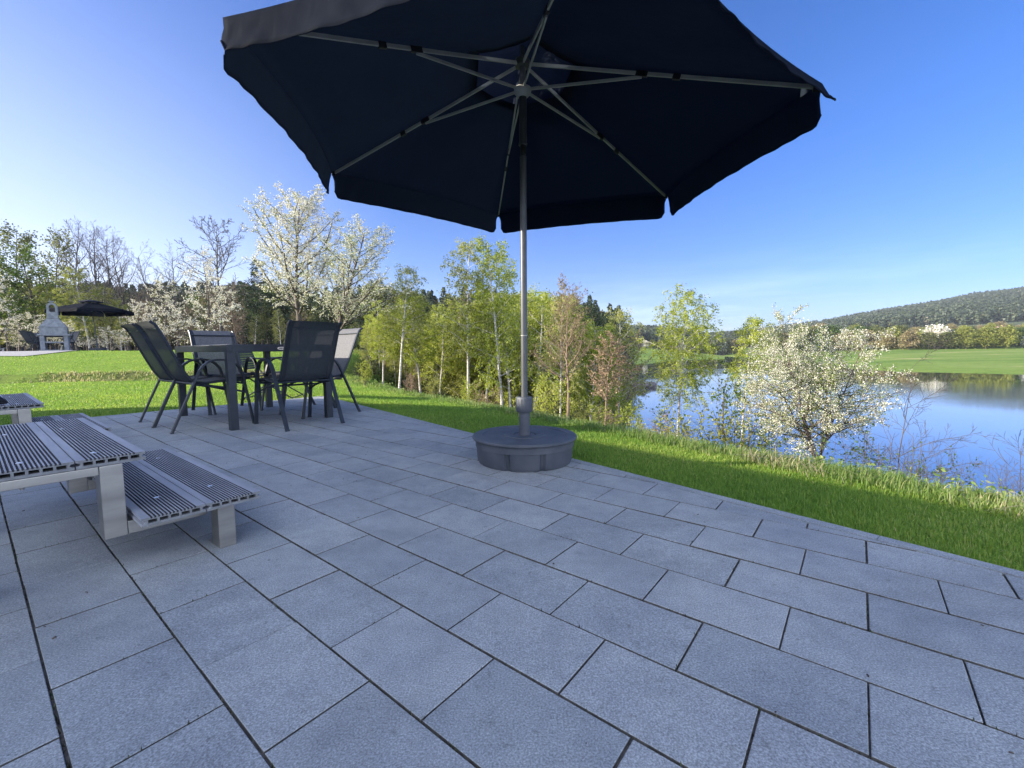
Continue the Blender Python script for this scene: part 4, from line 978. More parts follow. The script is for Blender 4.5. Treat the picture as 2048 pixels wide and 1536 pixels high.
st3 = copy_tree(st1); x, y, z = g2(14, 18.6); st3.rotation_euler = (0, 0, TH)
off = Vector(tn(-1.69, .64)); st3.location = (x - off.x, y - off.y, z + .018)
tag(st3, 'third set of low grey steps at the left edge of the far terrace', 'steps', 'grooved grey garden steps')

# ------------------------------------------------------------------ cabins that shade the terraces (left of the picture)
def make_cabin(name, t0, t1, n0, n1, h, z0, label, ov=.0):
    root = empty(name, tn((t0 + t1) / 2, (n0 + n1) / 2, z0), TH); L = t1 - t0; W = n1 - n0
    mb = MB(); mb.box((0, 0, (h - .2) / 2), (L - .6, W - .6, h - .2)); w = mb.build('wall', M['wall'], root)
    mb = MB(); mb.box((0, 0, h - .1), (L, W, .199)); mb.build('roof', M['roof'], root, bevel=.01)
    mb = MB(); mb.box((0, 0, .12), (L - .5, W - .5, .24)); mb.build('foundation', M['concrete'], root)
    for dx in (-L * .3, L * .3):
        mb = MB(); mb.box((dx, W / 2 - .29, 1.45), (1.5, .06, 1.1)); wf = mb.build('window', M['white'], root)
        mb = MB(); mb.box((dx, W / 2 - .255, 1.45), (1.38, .02, .98)); mb.build('pane', M['glass'], wf)
    mb = MB(); mb.box((0, W / 2 - .285, 1.25), (.95, .05, 2.02)); dr = mb.build('door', M['white'], root)
    mb = MB(); mb.box((0, W / 2 - .255, 1.4), (.6, .02, 1.3)); mb.build('pane', M['glass'], dr)
    mb = MB(); mb.box((.38, W / 2 - .235, 1.2), (.03, .03, .14)); mb.build('handle', M['steel'], dr)
    tag(root, label, 'cabin'); return root
cab = make_cabin('cabin', -10.9, -2.4, -7.5, -2.45, 2.35, 0, 'flat roofed timber clad cabin beside the near terrace')
cab.rotation_euler = (0, 0, TH - R(5))
c2 = make_cabin('cabin', -13.5, -5.5, -22.0, -17.0, 4.4, .5, 'flat roofed timber clad cabin beside the far terrace')
c2.location = (-30.2, 17.6, .6); c2.rotation_euler = (0, 0, R(100))

# ------------------------------------------------------------------ grass
def lawn_mask(x, y):
    t_ = x * tX + y * tY; n_ = x * nX + y * nY
    on = (t_ > T_END - .055) & (t_ < 3.3) & (n_ < 2.03 - .21 * t_ + .004 - .020 * np.abs(np.sin(t_ * 7.3) * np.sin(t_ * 2.9 + 1)) * (np.sin(t_ * 131.7 + n_ * 57) > 0))
    return ~on
def blades(name, n, r0, r1, a0, a1, hmin, hmax, w, seed, mat, keep, label, cat, lean=.35, tuft=0, tintf=None, pw=1.0):
    rr = np.random.RandomState(seed); u = rr.rand(n)
    r = r0 * (r1 / r0) ** (u ** pw); a = rr.uniform(a0, a1, n)
    if tuft:
        nt_ = n // tuft; r = np.repeat(r[:nt_], tuft); a = np.repeat(a[:nt_], tuft); n = len(r)
    x = r * np.sin(a); y = r * np.cos(a)
    if tuft: x = x + rr.normal(0, .035, n); y = y + rr.normal(0, .035, n)
    k = keep(x, y, rr); x = x[k]; y = y[k]; r = r[k]; n = len(x); z = ground(x, y)
    sc = 1 + r * .06
    h = rr.uniform(hmin, hmax, n) * (1 + .25 * np.sin(x * 3.1) * np.sin(y * 2.3)); ww = w * (.7 + r * .22)
    az = rr.uniform(0, 2 * math.pi, n); bend = rr.normal(0, lean, n)
    ex = np.stack([np.cos(az), np.sin(az), az * 0], -1); ey = np.stack([-np.sin(az), np.cos(az), az * 0], -1)
    P = np.stack([x, y, z - .004], -1); up_ = np.array([0, 0, 1.0])
    mid = P + up_ * (h * .55)[:, None] + ey * (h * bend * .35)[:, None]; tip = P + up_ * (h * (1 - .25 * np.abs(bend)))[:, None] + ey * (h * bend)[:, None]
    V = np.concatenate([P - ex * ww[:, None], P + ex * ww[:, None], mid + ex * (ww * .8)[:, None], mid - ex * (ww * .8)[:, None], tip])
    i = np.arange(n); F = np.concatenate([np.stack([i, i + n, i + 2 * n], -1), np.stack([i, i + 2 * n, i + 3 * n], -1), np.stack([i + 3 * n, i + 2 * n, i + 4 * n], -1)])
    t_ = np.clip(rr.normal(.45, .17, n) + .18 * np.sin(x * 2.2 + 1.1 * np.sin(y * 1.7)) * np.sin(y * 2.6), 0, 1)
    if tintf is not None: t_ = tintf(t_, x, y, rr)
    o = link(name, fastmesh(name, V, F, {'tint': np.tile(t_, 3)}), M[mat]); tag(o, label, cat, kind='stuff')
    print(name, n)
def ledge(x, y): return y - (10.0 + .19 * (x + 11.8))
def keep_lawn(x, y, rr):
    s = sd_crest(x, y); l = ledge(x, y); r_ = np.hypot(x, y)
    ok = lawn_mask(x, y) & (s < .25) & ~((l > .02) & (l < .34) & (x < -5.6) & (rr.rand(len(x)) < .75)) & (r_ < 25)
    gx = np.interp(y, [13.2, 13.5, 14.6, 16.0, 18.5, 21.3], [-30, -16.1 * 1, -14.9, -15.6, -17.6, -20.1]); 
    on2 = (y > 13.2) & (y < 21.3) & (x < gx)
    return ok & ~on2
blades('lawn_grass', 430000, 1.3, 25, -1.02, 1.0, .016, .033, .0016, 1, 'blade', keep_lawn, 'short mown green grass of the lawn', 'grass', lean=.5, pw=.92)
blades('bank_grass', 150000, 2.2, 16, -.45, 1.05, .04, .105, .0017, 2, 'coarse', lambda x, y, rr: (lambda s: (s > -.22 + .25 * rr.rand(len(x))) & (s < 1.6))(sd_crest(x, y)), 'long tufted grass and dry straw along the edge of the bank', 'grass', lean=.7, tuft=14)
blades('ledge_grass', 60000, 9, 15.5, -.95, -.40, .03, .08, .0016, 3, 'coarse', lambda x, y, rr: (ledge(x, y) > -.05) & (ledge(x, y) < .5) & (x < -4.6), 'dry brown tufts on the small earth ledge in the left lawn', 'grass', lean=.8, tuft=8, tintf=lambda t_, x, y, rr: np.clip(t_ + .25, 0, 1))
# straw lying down in places on the right bank
blades('dry_straw', 5200, 3.0, 7.5, .35, .95, .05, .14, .0026, 4, 'coarse', lambda x, y, rr: (lambda s: (s > -.12) & (s < .8) & (np.sin(x * 4.3 + 1) * np.sin(y * 3.1) > .0))(sd_crest(x, y)), 'dry straw lying on the bank below the blossoming tree', 'straw', lean=2.2, tuft=12, tintf=lambda t_, x, y, rr: np.clip(.85 + .15 * rr.rand(len(x)), 0, 1))
# leafy undergrowth on the slope
def undergrowth(n, seed):
    rr = np.random.RandomState(seed); a = rr.uniform(-.42, 1.0, n); r = 3 * (26 / 3) ** rr.rand(n); x = r * np.sin(a); y = r * np.cos(a); s = sd_crest(x, y)
    k = (s > .55) & (s < 9) ; x, y, s = x[k], y[k], s[k]; n = len(x); z = ground(x, y)
    pat = np.sin(x * 1.7 + y) * np.sin(y * 1.3 - .7 * x); hh = (.12 + .25 * rr.rand(n) ** 2) * (1 + .5 * pat) * np.clip(.35 + s * .25, 0, 1.6)
    m = 7; P = np.repeat(np.stack([x, y, z], -1), m, 0); N_ = len(P); zz = rr.rand(N_) * np.repeat(hh, m); P = P + np.stack([rr.normal(0, .05, N_), rr.normal(0, .05, N_), zz], -1)
    u = rr.normal(size=(N_, 3)); u /= np.linalg.norm(u, axis=1)[:, None]; w = rr.normal(size=(N_, 3)); w -= (w * u).sum(1)[:, None] * u; w /= np.linalg.norm(w, axis=1)[:, None]
    sz = (np.repeat(.006 + .0019 * np.hypot(x, y), m) * rr.uniform(.6, 1.4, N_))[:, None]
    V = np.concatenate([P, P + u * sz + w * sz * .5, P + u * sz * 2, P + u * sz - w * sz * .5]); F = np.stack([np.arange(N_) + q * N_ for q in range(4)], -1)
    t_ = np.clip(np.repeat(.35 + .25 * pat + rr.normal(0, .15, n), m) + rr.normal(0, .08, N_), 0, 1)
    tag(link('undergrowth', fastmesh('undergrowth', V, F, {'tint': t_}), M['coarse']), 'low leafy undergrowth covering the slope down to the lake', 'undergrowth', kind='stuff')
undergrowth(70000, 9)

# ------------------------------------------------------------------ wood floor beyond the inlet and the rocky point
shore = shore_sheet('wooded_shore', [
    ([(380, WATER_Z - .5, 44), (700, WATER_Z - .5, 46), (1000, WATER_Z - .5, 50), (1180, WATER_Z - .5, 54), (1290, WATER_Z - .5, 62)], 'z'),
    ([(380, WATER_Z + .4, 46), (700, WATER_Z + .4, 48), (1000, WATER_Z + .3, 52), (1180, WATER_Z + .6, 56.5), (1275, WATER_Z - .2, 64)], 'z'),
    ([(380, -1, 62), (700, -1.0, 66), (1000, -1.5, 70), (1180, -2.6, 70), (1262, WATER_Z + .1, 72)], 'z'),
    ([(380, 2, 110), (700, 2, 110), (1000, 1, 110), (1180, -1, 105), (1255, WATER_Z - .4, 90)], 'z')], 380, 1290, 60, M['ground'])
at = bpy.data.objects['wooded_shore'].data.attributes.new('wild', 'FLOAT', 'FACE'); at.data.foreach_set('value', [1.0] * len(at.data))
mb = MB(); rr = random.Random(7)
def rock(mb, c, s, rr):
    bm = bmesh.new(); bmesh.ops.create_icosphere(bm, subdivisions=2, radius=1)
    o = [rr.uniform(0, 9) for _ in range(3)]
    for v_ in bm.verts:
        q = v_.co; f = 1 + .25 * math.sin(q.x * 3 + o[0]) * math.sin(q.y * 3.3 + o[1]) + .15 * math.sin(q.z * 5 + o[2])
        v_.co = Vector((q.x * s[0] * f, q.y * s[1] * f, q.z * s[2] * f)) + Vector(c)
    bm.verts.ensure_lookup_table(); mb.add([tuple(v_.co) for v_ in bm.verts], [[v_.index for v_ in f.verts] for f in bm.faces]); bm.free()
for i in range(46):
    f = i / 45; px = 1150 + (1302 - 1150) * f + rr.uniform(-7, 7); Yd = 55 + 9 * f + rr.uniform(-1, 1.5); hgt = 2.3 * (1 - f) ** .7 + .3
    d = ray(px, 700); rock(mb, (d[0] / d[1] * Yd, Yd, WATER_Z + rr.uniform(.0, .75) * hgt), (rr.uniform(.5, 1.1), rr.uniform(.5, 1.1), rr.uniform(.4, .9)), rr)
tag(mb.build('rocky_point', M['rock']), 'brown rocky point jutting into the lake beside the birches', 'rocks', kind='stuff')

# dark wooded rise closing the view on the left and behind the inlet
wh = shore_sheet('wooded_rise', [([(-500, .4, 64), (560, .2, 66), (640, -1.5, 76), (1000, -2, 80), (1180, -3.6, 78), (1250, -5.4, 80)], 'z'),
    ([(-500, 630, 120), (100, 632, 120), (560, 636, 118), (800, 645, 118), (1000, 650, 116), (1180, 668, 112), (1250, 700, 100)], 'y'), ([(-500, 634, 160), (560, 640, 160), (1000, 655, 150), (1180, 672, 140), (1250, 704, 120)], 'y')], -500, 1250, 80, M['ground'])
at = bpy.data.objects['wooded_rise'].data.attributes.new('wild', 'FLOAT', 'FACE'); at.data.foreach_set('value', [1.0] * len(at.data))
forest('rise_forest', wh, 2600, 5, 9, 15, 'dark mixed wood closing the view behind the single trees on the left', .45, rows=(0, 18), k=130, fs=.055)
# ------------------------------------------------------------------ trees
rr = random.Random(21)
CH = lambda i: proto('ch%d' % i, lambda: mk_cherry(100 + i))
BI = lambda i: proto('bi%d' % i, lambda: mk_birch(200 + i, leaf='birch_leaf2'))
BO = lambda i: proto('bo%d' % i, lambda: mk_birch(230 + i, leaf='olive_leaf', n1=28, size=.05))
BA = lambda i: proto('ba%d' % i, lambda: mk_bare(300 + i))
BB = lambda i: proto('bb%d' % i, lambda: mk_bare(330 + i, mat='bark_brown', bud='bud', n1=30, s1=.15, up_=.05))
GL = lambda i: proto('gl%d' % i, lambda: mk_leafy(400 + i))
OL = lambda i: proto('ol%d' % i, lambda: mk_leafy(430 + i, leaf='olive_leaf', den=.9))
PI = lambda i: proto('pi%d' % i, lambda: mk_pine(500 + i))
SP = lambda i: proto('sp%d' % i, lambda: mk_pine(520 + i, True))
# blossoming cherries on the lawn behind the table
c1 = mk_cherry(1, 5.6, n1=30, s1=.30, spread=.9, den=1.35, bs=.038); plant_px('cherry_tree', c1, 588, 13.2, 408, rz=.4, sxy=1.45, label='tall white blossoming cherry tree behind the dining table, left one of the two', group='blossoming cherries on the near lawn')
c2_ = mk_cherry(2, 5.2, n1=28, s1=.30, leafy='blossom_green', spread=.9, den=1.1, bs=.036); plant_px('cherry_tree', c2_, 664, 11.9, 470, rz=2.0, sxy=1.5, label='white cherry tree with fresh green leaves, right one of the two behind the table', group='blossoming cherries on the near lawn', lean=(0, -.06))
# blossoming tree on the right bank
c3 = mk_cherry(3, 3.4, stems=5, n1=24, s1=.16, leafy='blossom_green', spread=1.0, den=1.35, bs=.029, flat=True, fan=.34)
plant_px('blossoming_tree', c3, 1655, 6.6, 622, z0=-1.15, rz=1.0, sxy=.88, label='broad white blossoming tree on the right bank in front of the lake', cat='tree')
# layered cherries left
c4 = mk_cherry(4, 5.6, n1=26, s1=.16, spread=.9, flat=True, den=.42); plant_px('cherry_tree', c4, 408, 19, 500, rz=.2, label='white cherry tree with flat layered branches behind the two leaning chairs')
c5 = mk_cherry(5, 5.0, n1=26, s1=.08, spread=1.0, flat=True, den=.5)
plant_px('cherry_tree', c5, -20, 23, 536, label='white blossoming tree cut by the left edge of the picture'); plant_px('cherry_tree', c5, 268, 25, 606, rz=2, label='low white blossoming tree right of the far parasol', sxy=1.2)
plant_px('cherry_tree', c5, 322, 27, 560, rz=3.4, label='white blossoming tree left of the layered cherry, farther back')
plant_px('blossoming_shrub', c5, 215, 24, 655, rz=4.4, label='low white blossoming shrub behind the foot of the far parasol', cat='shrub', sxy=1.6)
plant_px('blossoming_shrub', c5, 60, 25, 630, rz=1.4, label='pale blossoming shrub behind the chairs of the far terrace', cat='shrub', sxy=1.5)
plant_px('blossoming_shrub', c5, 140, 26, 645, rz=5.4, label='pale blossoming shrub behind the grill on the far terrace', cat='shrub', sxy=1.4)
# big bare tree
plant_px('bare_tree', mk_bare(11, 9, n1=18, s1=.38, up_=.03, ang=50, spread=1.15, minr=.012), 428, 22, 458, label='wide bare tree with crooked dark limbs rising above the layered cherry', rz=.5)
for px, Yd, yt, lab in ((136, 38, 462, 'tall bare tree, left of a pair against the pale sky above the far parasol'), (182, 37, 458, 'tall bare tree, the highest above the far parasol'), (208, 36, 478, 'bare tree right beside the highest one'), (243, 34, 494, 'single bare tree right of the far parasol peak'), (300, 33, 512, 'bare tree with fine twigs between the single bare tree and the layered cherry'), (345, 34, 515, 'bare fine twigged tree just left of the layered cherry')):
    plant_px('bare_tree', BA(px % 3), px, Yd, yt, label=lab, rz=px * 1.3, group='bare trees on the left skyline', sxy=.9)
# leafy trees left
GRP = 'leafy trees behind the far terrace'
plant_px('broadleaf_tree', OL(1), 18, 34, 462, label='loose olive green tree at the left edge, reaching the pale sky', group=GRP)
plant_px('broadleaf_tree', OL(2), 90, 40, 462, label='thin topped grey green tree left of the bare pair', group=GRP, sxy=.8)
plant_px('broadleaf_tree', GL(1), 62, 30, 502, label='dense dark green tree behind the grill, rounded top', group=GRP, sxy=1.2)
plant_px('broadleaf_tree', GL(2), 0, 29, 520, label='dense green tree at the left edge behind the white blossoms', group=GRP, sxy=1.1)
plant_px('birch_tree', BI(1), 166, 29, 540, label='yellow green birch behind the peak of the far parasol', group=GRP, sxy=1.3)
plant_px('birch_tree', BO(1), 205, 31, 575, label='olive birch right behind the far parasol', group=GRP, sxy=1.2)
plant_px('birch_tree', BI(2), 112, 30, 575, label='yellow green birch behind the chimney of the grill', group=GRP, sxy=1.2)
plant_px('birch_tree', BI(0), 235, 30, 600, label='small yellow green birch between parasol and bare tree', group=GRP, sxy=1.3)
# wall of wood on the left
G1 = 'wood behind the left lawn'
k = 0
for px in range(-60, 585, 17):
    Yd = rr.uniform(42, 60); yt = 600 + rr.uniform(-22, 12) - (14 if px > 470 else 0)
    kind = rr.choice(['PI', 'GL', 'OL', 'BB', 'OL', 'PI']); dat = {'PI': PI, 'GL': GL, 'OL': OL, 'BB': BB}[kind](k % 2)
    nm, lb = {'PI': ('pine_tree', 'dark pine in the wood behind the left lawn'), 'GL': ('broadleaf_tree', 'green leafing tree in the wood behind the left lawn'), 'OL': ('broadleaf_tree', 'olive leafing tree in the wood behind the left lawn'), 'BB': ('bare_tree', 'brownish bare tree in the wood behind the left lawn')}[kind]
    plant_px(nm, dat, px, Yd, yt, rz=rr.uniform(0, 6), label=lb, group=G1 + ': ' + nm.replace('_', ' ') + 's' + (' green' if kind == 'GL' else ''), sxy=rr.uniform(1.0, 1.4)); k += 1
for px in range(-40, 585, 26):
    Yd = rr.uniform(30, 40); yt = 640 + rr.uniform(-26, 14)
    kind = rr.choice(['BB', 'BB', 'OL', 'BO'] if px > 300 else ['BI', 'OL', 'BO', 'GL']); dat = {'OL': OL, 'BB': BB, 'BI': BI, 'BO': BO, 'GL': GL}[kind](k % 2)
    nm, lb = {'OL': ('understory_tree', 'low olive tree at the foot of the left wood'), 'GL': ('understory_tree', 'low green tree at the foot of the left wood'), 'BB': ('bare_tree', 'low brown twiggy tree at the foot of the left wood'), 'BI': ('birch_tree', 'young yellow green birch at the foot of the left wood'), 'BO': ('birch_tree', 'young olive birch at the foot of the left wood')}[kind]
    plant_px(nm, dat, px, Yd, yt, rz=rr.uniform(0, 6), label=lb, group='trees at the foot of the left wood: ' + kind.lower().replace('ol', 'olive').replace('gl', 'green').replace('bb', 'bare').replace('bi', 'yellow birch').replace('bo', 'olive birch'), sxy=rr.uniform(1.2, 1.7)); k += 1
plant_px('spruce_tree', SP(0), 516, 36, 522, label='dark spruce just left of the tall white cherry', sxy=1.1)
plant_px('spruce_tree', SP(1), 545, 42, 560, label='dark spruce seen through the left branches of the tall white cherry', sxy=1.1)
# wood across the inlet
G2 = 'dark pine wood across the inlet'
tops = [(560, 590), (700, 600), (760, 560), (850, 612), (960, 606), (1060, 600), (1120, 596), (1180, 612), (1215, 632), (1245, 668)]
for i, px in enumerate(list(range(600, 1240, 13))):
    Yd = 58 + (i * 7 % 5) * 3.4; yt = float(np.interp(px, [a for a, _ in tops], [b for _, b in tops])) + rr.uniform(-4, 16)
    d = ray(px, 700); zb = -3.4 if px < 1150 else -4.6
    kind = rr.choice(['PI', 'PI', 'PI', 'OL', 'SP']) if px < 1150 else 'PI'
    nm, lb, dat = {'PI': ('pine_tree', 'dark pine in the wood across the inlet', PI(i % 2)), 'OL': ('broadleaf_tree', 'olive leafing tree among the pines across the inlet', OL(i % 2)), 'SP': ('spruce_tree', 'dark spruce among the pines across the inlet', SP(i % 2))}[kind]
    plant_px(nm, dat, px, Yd, yt, z0=zb, rz=rr.uniform(0, 6), label=lb, group=G2 + ': ' + nm.replace('_', ' ') + 's', sxy=rr.uniform(1.1, 1.5))
for i, px in enumerate(range(705, 1250, 24)):
    Yd = 50 + (i % 3) * 3 + (4 if px > 1150 else 0); yt = 662 + rr.uniform(-26, 10) + (18 if px > 1180 else 0)
    kind = rr.choice(['OL', 'BO', 'GL']); dat = {'OL': OL, 'BO': BO, 'GL': GL}[kind](i % 2)
    plant_px('shore_tree', dat, px, Yd, yt, z0=-4.6, rz=rr.uniform(0, 6), label={'OL': 'olive leafing tree on the shore across the inlet', 'BO': 'olive birch on the shore across the inlet', 'GL': 'green leafing tree on the shore across the inlet'}[kind], group='trees on the shore across the inlet: ' + kind, sxy=rr.uniform(1.1, 1.6))
# birches of the near bank: (px, distance, top, data, label, sxy, lean)
b1 = mk_birch(31, 6, den=.95, s1=.40); b2 = mk_birch(32, 6, den=.55, s1=.42, wide=.9, leaf='birch_leaf2'); b3 = mk_birch(33, 6, den=.8, s1=.34, wide=.9); b4 = mk_birch(34, 5, den=1.0, s1=.18, wide=1.05, n1=38)
birches = [(790, 13.0, 536, b2, 'birch with airy top and leaning white trunk, just right of the cherries', 1.15, (.0, .09)),
 (762, 14.5, 640, b1, 'low leafy birch nearest the pale chair back', 1.5, (0, 0)),
 (838, 15.0, 600, b1, 'leafy birch between the leaning birch and the tall pair', 1.35, (0, .04)),
 (874, 16.0, 628, b3, 'slim birch left of the tall airy birch', 1.3, (0, 0)),
 (930, 13.0, 496, b2, 'tall airy birch with crooked white trunk, left of the tall pair', 1.0, (0, .02)),
 (1003, 12.5, 486, b3, 'tallest birch with yellow green leaves, left of the parasol pole', 1.0, (0, 0)),
 (1020, 13.6, 505, b3, 'thin white stemmed birch between the tallest birch and the parasol pole', .9, (0, .03)),
 (968, 15.5, 590, b1, 'bushy yellow green birch between the two tall birches', 1.5, (0, 0)),
 (905, 17.5, 610, b1, 'background birch between the slim birch and the tall airy one', 1.5, (0, 0)),
 (1062, 15.0, 588, b3, 'leafy birch just right of the parasol pole', 1.3, (0, 0)),
 (1092, 17.0, 612, b1, 'bushy birch behind the bare ruddy tree', 1.3, (0, 0)),
 (1117, 12.0, 604, b2, 'thin white birch beside the bare ruddy tree', .9, (0, -.03)),
 (1238, 16.0, 628, b2, 'small birch at the edge of the inlet with see-through crown', .9, (0, .0)),
 (1172, 15.0, 660, b1, 'olive leafed birch between the ruddy tree and the brown leafed oak', 1.1, (0, 0))]
for px, Yd, yt, dat, lb, sx_, ln in birches: plant_px('birch_tree', dat, px, Yd, yt, rz=px * .7, label=lb, group='birches along the near bank', sxy=sx_, lean=ln)
# filling young birches down the slope
i = 0; tk = [mk_birch(81, 6, den=1.25, s1=.40, size=.036), mk_birch(82, 6, den=1.15, s1=.46, leaf='birch_leaf2', size=.036), mk_birch(83, 6, den=1.2, s1=.36, leaf='birch_leaf2', size=.036), mk_bare(84, 7, mat='bark_brown', bud='bud', n1=26, s1=.4, up_=.06, minr=.006, trunk=.08, spread=.8)]
for px in list(range(736, 1235, 11)):
    Yd = rr.uniform(16.5, 24); yt = rr.uniform(590, 650) + max(0, px - 1100) * .55; kk = i % 6; dat = [tk[0], b3, tk[1], tk[3], tk[2], b1][kk]; i += 1
    bare_ = kk == 3; plant_px('bare_tree' if bare_ else 'birch_tree', dat, px + rr.uniform(-6, 6), Yd, yt, rz=rr.uniform(0, 6), label='brown bare tree in the thicket on the slope below the lawn' if bare_ else 'young birch in the thicket on the slope below the lawn', group='bare trees in the thicket on the slope' if bare_ else 'young birches in the thicket on the slope', sxy=rr.uniform(1.0, 1.4))
# low leafy young birches filling the foot of the thicket
lowb = [mk_birch(91, 4, den=1.3, s1=.10, size=.036, wide=1.3, leaf='birch_leaf2'), mk_birch(92, 4, den=1.2, s1=.08, size=.036, wide=1.3, leaf='olive_leaf')]
for j_, px in enumerate(range(730, 1100, 15)):
    if 945 < px < 985: continue
    plant_px('young_birch', lowb[(j_ * 3) % 5 // 3], px + rr.uniform(-5, 5), rr.uniform(15.5, 20), rr.uniform(655, 715), rz=rr.uniform(0, 6), label=('yellow green' if (j_ * 3) % 5 // 3 == 0 else 'olive') + ' low young birch leafing down to the ground in the thicket', group='low birches in the thicket: ' + ('yellow green' if (j_ * 3) % 5 // 3 == 0 else 'olive'), sxy=1.2)
# hero trees right
plant_px('bare_tree', mk_bare(41, 4.2, mat='bark_brown', bud='bud', n1=34, s1=.28, up_=.07, ang=36, spread=1.0, minr=.0035, trunk=.11, den=2.2), 1136, 9.6, 588, ybase=845, label='slender ruddy tree with fine reddish twigs, right of the parasol pole')
plant_px('young_oak', mk_leafy(42, 3, leaf='brown_leaf', size=.055, den=1.6, bark='bark_brown', jit=.03), 1212, 10.2, 672, ybase=850, label='young tree still holding dry reddish brown leaves, at the edge of the inlet', sxy=1.15, lean=(0, .08))
b5 = mk_birch(35, 5, den=.8, s1=.30, wide=1.25, n1=44, droop=-.2, size=.042)
plant_px('birch_tree', b5, 1364, 10.5, 594, ybase=905, lean=(0, -.10), label='weeping yellow green birch standing alone before the lake', sxy=.98)
b6 = mk_birch(36, 4.5, den=1.1, s1=.40, wide=.8, n1=34, droop=-.12, size=.04)
plant_px('birch_tree', b6, 1492, 9.6, 636, ybase=915, label='narrow birch just left of the broad blossoming tree', sxy=1.1)
def bush_px(nm, dat, px, Yd, yt, lb, grp=None, sx_=1.0, cat='shrub', dz=0):
    p = at_y(px, yt, Yd); zb = gz(p[0], Yd) - .03 + dz; plant(nm, dat, p[0], Yd, zb, max(.25, p[2] - zb), px * 1.1, lb, cat, grp, sx_)
bs1 = mk_bush(51, 2, 'birch_leaf2', .55, .04); bs2 = mk_bush(52, 2, 'birch_leaf', .8, .045); bs3 = mk_bush(53, 2, None, 1); bs4 = mk_bush(54, 2, 'green_leaf', .45, .035); bs5 = mk_bush(55, 2, 'brown_leaf', .35, .04, bark='bark_brown')
for q in (bs1, bs2, bs4, bs5): pass
bush_px('shrub', bs4, 1478, 8.2, 745, 'grey green thin shrub in front of the narrow birch', sx_=1.0)
bush_px('shrub', bs1, 1420, 8.0, 800, 'sparse olive shrub between the weeping birch and the narrow birch', sx_=1.1)
bush_px('shrub', bs1, 1335, 8.8, 815, 'sparse shrub at the foot of the weeping birch', sx_=1.0)
bush_px('shrub', bs5, 1280, 8.6, 838, 'low brownish shrub left of the weeping birch', sx_=1.2)
bush_px('shrub', bs3, 1800, 5.6, 850, 'leafless grey shrub right of the broad blossoming tree', sx_=1.0)
bush_px('bare_shrub', bs3, 1885, 4.6, 905, 'low leafless shrub against the blue water', sx_=.9)
bush_px('shrub', bs4, 1868, 4.7, 905, 'small shrub with fresh green leaves against the blue water', sx_=.7)
bush_px('bare_shrub', bs3, 2065, 3.9, 880, 'dark leafless shrub at the right edge of the picture', sx_=1.0)
bush_px('bare_shrub', bs3, 1985, 4.0, 935, 'lowest leafless shrub left of the one at the right edge', sx_=.8)
bush_px('shrub', bs4, 1560, 6.6, 850, 'green shrub below the left side of the broad blossoming tree', sx_=1.1)
bush_px('shrub', bs4, 1715, 5.9, 868, 'green shrub below the right side of the broad blossoming tree', sx_=1.1)
bush_px('bare_tree', mk_bare(61, 3, n1=12, s1=.2, up_=.02, ang=55, spread=1.1, minr=.0018, trunk=.045), 1788, 5.9, 730, 'thin bare tree with spreading twigs right of the broad blossoming tree', cat='tree')
for px, Yd, yt, dat, lb in ((730, 9.6, 722, bs2, 'small yellow green sapling beside the pale chair back'), (1092, 7.2, 752, bs2, 'yellow green sapling just right of the parasol pole, below the ruddy tree'), (1255, 7.0, 812, bs2, 'pale green sapling at the water edge left of the weeping birch'), (1065, 6.9, 800, bs1, 'low olive shrub right of the parasol pole'), (985, 8.2, 772, bs5, 'brown twiggy shrub left of the parasol pole'), (945, 8.4, 762, bs2, 'yellow green sapling at the foot of the tall airy birch'), (870, 9.2, 748, bs1, 'low olive shrub at the foot of the slim birch'), (812, 9.9, 742, bs5, 'brown twiggy shrub at the foot of the leafy birch'), (1165, 7.2, 800, bs1, 'olive shrub between the ruddy tree and the brown leafed one'), (1200, 7.4, 812, bs5, 'reddish twiggy shrub below the brown leafed young tree')):
    bush_px('shrub', dat, px, Yd, yt, lb, 'low shrubs along the edge of the bank', .9)

# ------------------------------------------------------------------ far hedge trees, houses on the other shore
hb = [mk_leafy(70 + q, 8, leaf=lf, den=1.1, size=.5, s1=.08, spread=1.5, jit=.5) for q, lf in enumerate(('olive_leaf', 'bud', 'green_leaf', 'blossom', 'birch_leaf2'))]
names = ('olive', 'ruddy brown', 'fresh green', 'white blossoming', 'yellowish olive')
px = 1560; i = 0
while px < 2120:
    kd = [0, 1, 4, 0, 1, 4, 2, 0, 3, 1, 0, 2, 1, 4][i % 14]; Yd = float(np.interp(px, [1560, 1700, 1800, 2048], [300, 250, 226, 206])) + (i % 3) * 9
    yt = 662 + rr.uniform(-6, 12); zb = float(np.interp(px, [1560, 1700, 1800, 2048], [-3, -1.6, -1.1, -.7])) - .1
    plant_px('hedge_tree', hb[kd], px, Yd, yt, z0=zb, rz=rr.uniform(0, 6), label=names[kd] + ' rounded tree in the hedge row at the top of the lakeside meadow', group='hedge row trees: ' + names[kd], sxy=rr.uniform(1.1, 1.6)); px += rr.uniform(10, 17); i += 1
for i, px in enumerate(range(1600, 2120, 19)):
    kd = [1, 0, 1, 4, 0, 1, 4][i % 7]; Yd = 300 + (i % 4) * 14; p = at_y(px, 662 - (8 if px > 1900 else 0) + rr.uniform(-8, 6), Yd); zb = float(np.interp(px, [1560, 1700, 1800, 2048], [-1, 3, 5.5, 9]))
    plant('slope_tree', hb[kd], p[0], Yd, zb, max(7, p[2] - zb), rr.uniform(0, 6), names[kd] + ' tree below the forested hill', 'tree', 'trees below the forested hill: ' + names[kd], 1.3)
